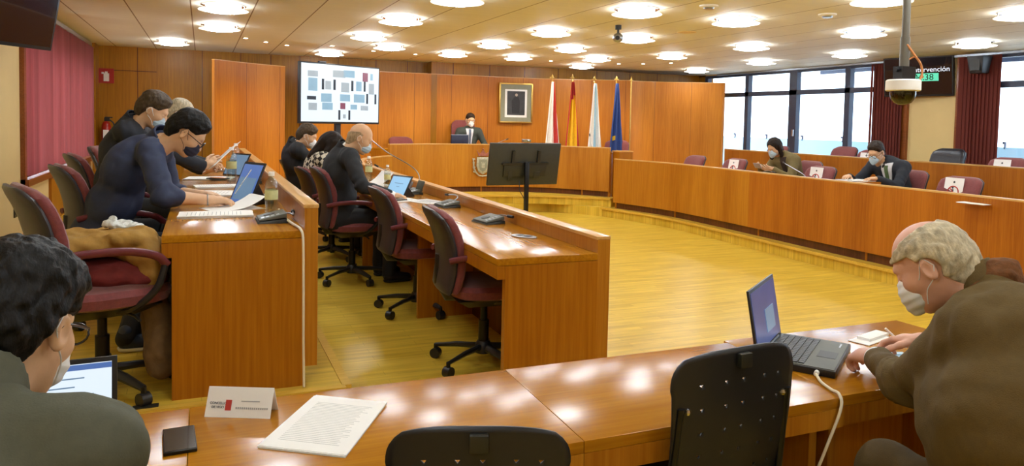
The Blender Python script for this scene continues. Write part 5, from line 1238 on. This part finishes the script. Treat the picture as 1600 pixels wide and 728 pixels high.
# 4 second man left row
p = Person('person with dark wavy hair in navy, behind the man in the navy shirt', .3, (-.62, 6.15, .85), (-.47, 6.03, 1.49), (-.325, 5.97, 1.575), (R_(-12), R_(30), 0), shw=.20, heading=R_(-6), h=.013, hh=.007,
           hands={1: dict(w=(.02, 5.95, 1.17), d=(.8, .1, .45), n=(.2, .9, -.3), curl=.6), -1: dict(w=(.0, 6.25, 1.12), d=(.8, -.3, .3), n=(0, -.9, -.3), curl=.6)})
p.body(); p.hair('curly', hgb); p.mask('maskb'); p.jacket(navy, fold=.006); p.trousers(blk)
t = paper('white sheet raised in the hands of the second man in the left row', .14, 6.02, 1.235, R_(-60), .21, .30, 2, 'held_sheet'); t.rotation_euler = (R_(38), R_(-20), R_(-65))
# 5 third person left row
p = Person('person with grey hair, nearly hidden third in the left row', .3, (-.55, 7.6, .85), (-.32, 7.55, 1.46), (-.19, 7.50, 1.56), (R_(-10), R_(30), 0), shw=.2, heading=R_(-4), h=.014, hh=.008, hands={1: dict(w=(.05, 7.4, 1.09), d=(1, 0, 0), n=(0, 0, -1)), -1: dict(w=(.05, 7.8, 1.09), d=(1, 0, 0), n=(0, 0, -1))})
p.body(); p.hair('short', hgr); p.mask('maskb'); p.jacket(dark, fold=.006); p.trousers(blk)
# 6 bald man
p = Person('person with bald head in dark suit and pale blue mask, at the second desk row', .15, (1.08, 6.32, .70), (1.10, 6.24, 1.29), (1.225, 6.17, 1.385), (R_(-14), R_(26), 0), shw=.20, heading=R_(4), girth=1.05, h=.010, hh=.005,
           hands={1: dict(w=(1.42, 5.88, .935), d=(.85, .0, -.05), n=(0, 0, -1), curl=.5, pinch=True, hint=(-.3, -.8, -.7)), -1: dict(w=(1.42, 6.42, .935), d=(.8, -.4, 0), n=(0, 0, -1), curl=.5)})
p.body(); p.hair('stubble', hairm('stubble', 'A08868')); p.mask('maskb'); p.shirtcollar('white'); p.jacket(dark, fold=.005, cuff='white'); p.trousers(blk)
# 7 woman chequered
p = Person('person with long dark hair in a black and white chequered top', .15, (1.12, 7.45, .68), (1.06, 7.38, 1.21), (1.17, 7.32, 1.29), (R_(-12), R_(34), 0), shw=.17, heading=R_(2), girth=.9, h=.012, hh=.006,
           hands={1: dict(w=(1.42, 7.2, .93), d=(1, 0, 0), n=(0, 0, -1)), -1: dict(w=(1.42, 7.6, .93), d=(1, 0, 0), n=(0, 0, -1))})
p.body(); p.hair('long', hbr); p.mask('maskw'); p.jacket(houndstooth(), 'blouse', fold=.004, collar=False); p.trousers(blk)
# 8 man in black far
p = Person('person in black with grey-brown hair and white mask, below the lit television', .15, (1.08, 8.55, .70), (.94, 8.45, 1.26), (1.075, 8.37, 1.345), (R_(-16), R_(24), 0), shw=.21, heading=R_(0), girth=1.1, h=.013, hh=.007,
           hands={1: dict(w=(1.42, 8.3, .93), d=(1, 0, 0), n=(0, 0, -1)), -1: dict(w=(1.42, 8.8, .93), d=(1, 0, 0), n=(0, 0, -1))})
p.body(); p.hair('short', hgb); p.mask('maskw', 'duck'); p.shirtcollar('white'); p.jacket(dark, fold=.005); p.trousers(blk)
# 9 president
p = Person('person presiding in grey suit, white shirt and white mask, before the orange wall', .3, (4.56, 12.93, .86), (4.57, 12.90, 1.42), (4.575, 12.85, 1.565), (R_(-92), R_(10), 0), shw=.19, heading=R_(-93), h=.012, hh=.006,
           hands={1: dict(w=(4.38, 12.62, 1.11), d=(.4, -.8, 0), n=(0, 0, -1)), -1: dict(w=(4.76, 12.6, 1.11), d=(-.4, -.8, 0), n=(0, 0, -1))})
p.body(); p.hair('crew', hdk); p.mask('maskw', 'duck'); p.glasses(); p.jacket(greysuit, fold=.003, collar=False); p.front('shirt', shirtw, .012, .075, .024, .2); p.front('tie', tie1, .018, .022, .034, .3, .98)
# 10 woman olive
p = Person('person with long dark hair in olive jacket and pale mask, looking down at a phone', .15, (7.46, 7.70, .68), (7.27, 7.74, 1.18), (7.13, 7.78, 1.285), (R_(192), R_(32), 0), shw=.17, heading=R_(184), girth=.92, h=.011, hh=.006,
           hands={1: dict(w=(6.98, 7.86, 1.02), d=(-.7, -.3, .1), n=(.2, -.6, .5), curl=.6), -1: dict(w=(6.98, 7.62, 1.0), d=(-.7, .2, .1), n=(0, .6, .5), curl=.6)})
p.body(); p.hair('long', hbr); p.mask('maskb', 'duck'); p.jacket(oliveb, fold=.004, collar=False); p.front('blouse', mat('brown_blouse', '3A2A22', .8), .01, .05, .024, .2); p.trousers(blk)
t = thing('smartphone', 'pale phone held by the woman in the olive jacket', 'phone', (6.84, 7.76, 1.03), R_(80)); T = Matrix.Rotation(-.5, 4, 'X'); obj('body', MB().box(-.08, .08, -.004, .004, -.03, .045, T=T), M['alu'], t, bevel=.002); obj('screen', MB().box(-.075, .075, -.006, -.004, -.027, .042, T=T), M['screen_off'], t)
# 11 suited man right
p = Person('person in navy suit with green tie, glasses and pale mask, reading at the right bench', .15, (7.50, 6.13, .70), (7.33, 6.16, 1.19), (7.175, 6.19, 1.285), (R_(196), R_(26), 0), shw=.20, heading=R_(186), girth=1.1, h=.011, hh=.0055,
           hands={1: dict(w=(6.96, 6.36, 1.0), d=(-.8, -.3, 0), n=(0, 0, -1)), -1: dict(w=(6.96, 5.98, 1.0), d=(-.8, .3, 0), n=(0, 0, -1))})
p.body(); p.hair('crew', hdk); p.mask('maskb', 'duck'); p.glasses(); p.jacket(navy, fold=.004, collar=False); p.front('shirt', shirtw, .012, .07, .024, .15); p.front('tie', tie2, .02, .022, .032, .2, .96); p.trousers(blk)
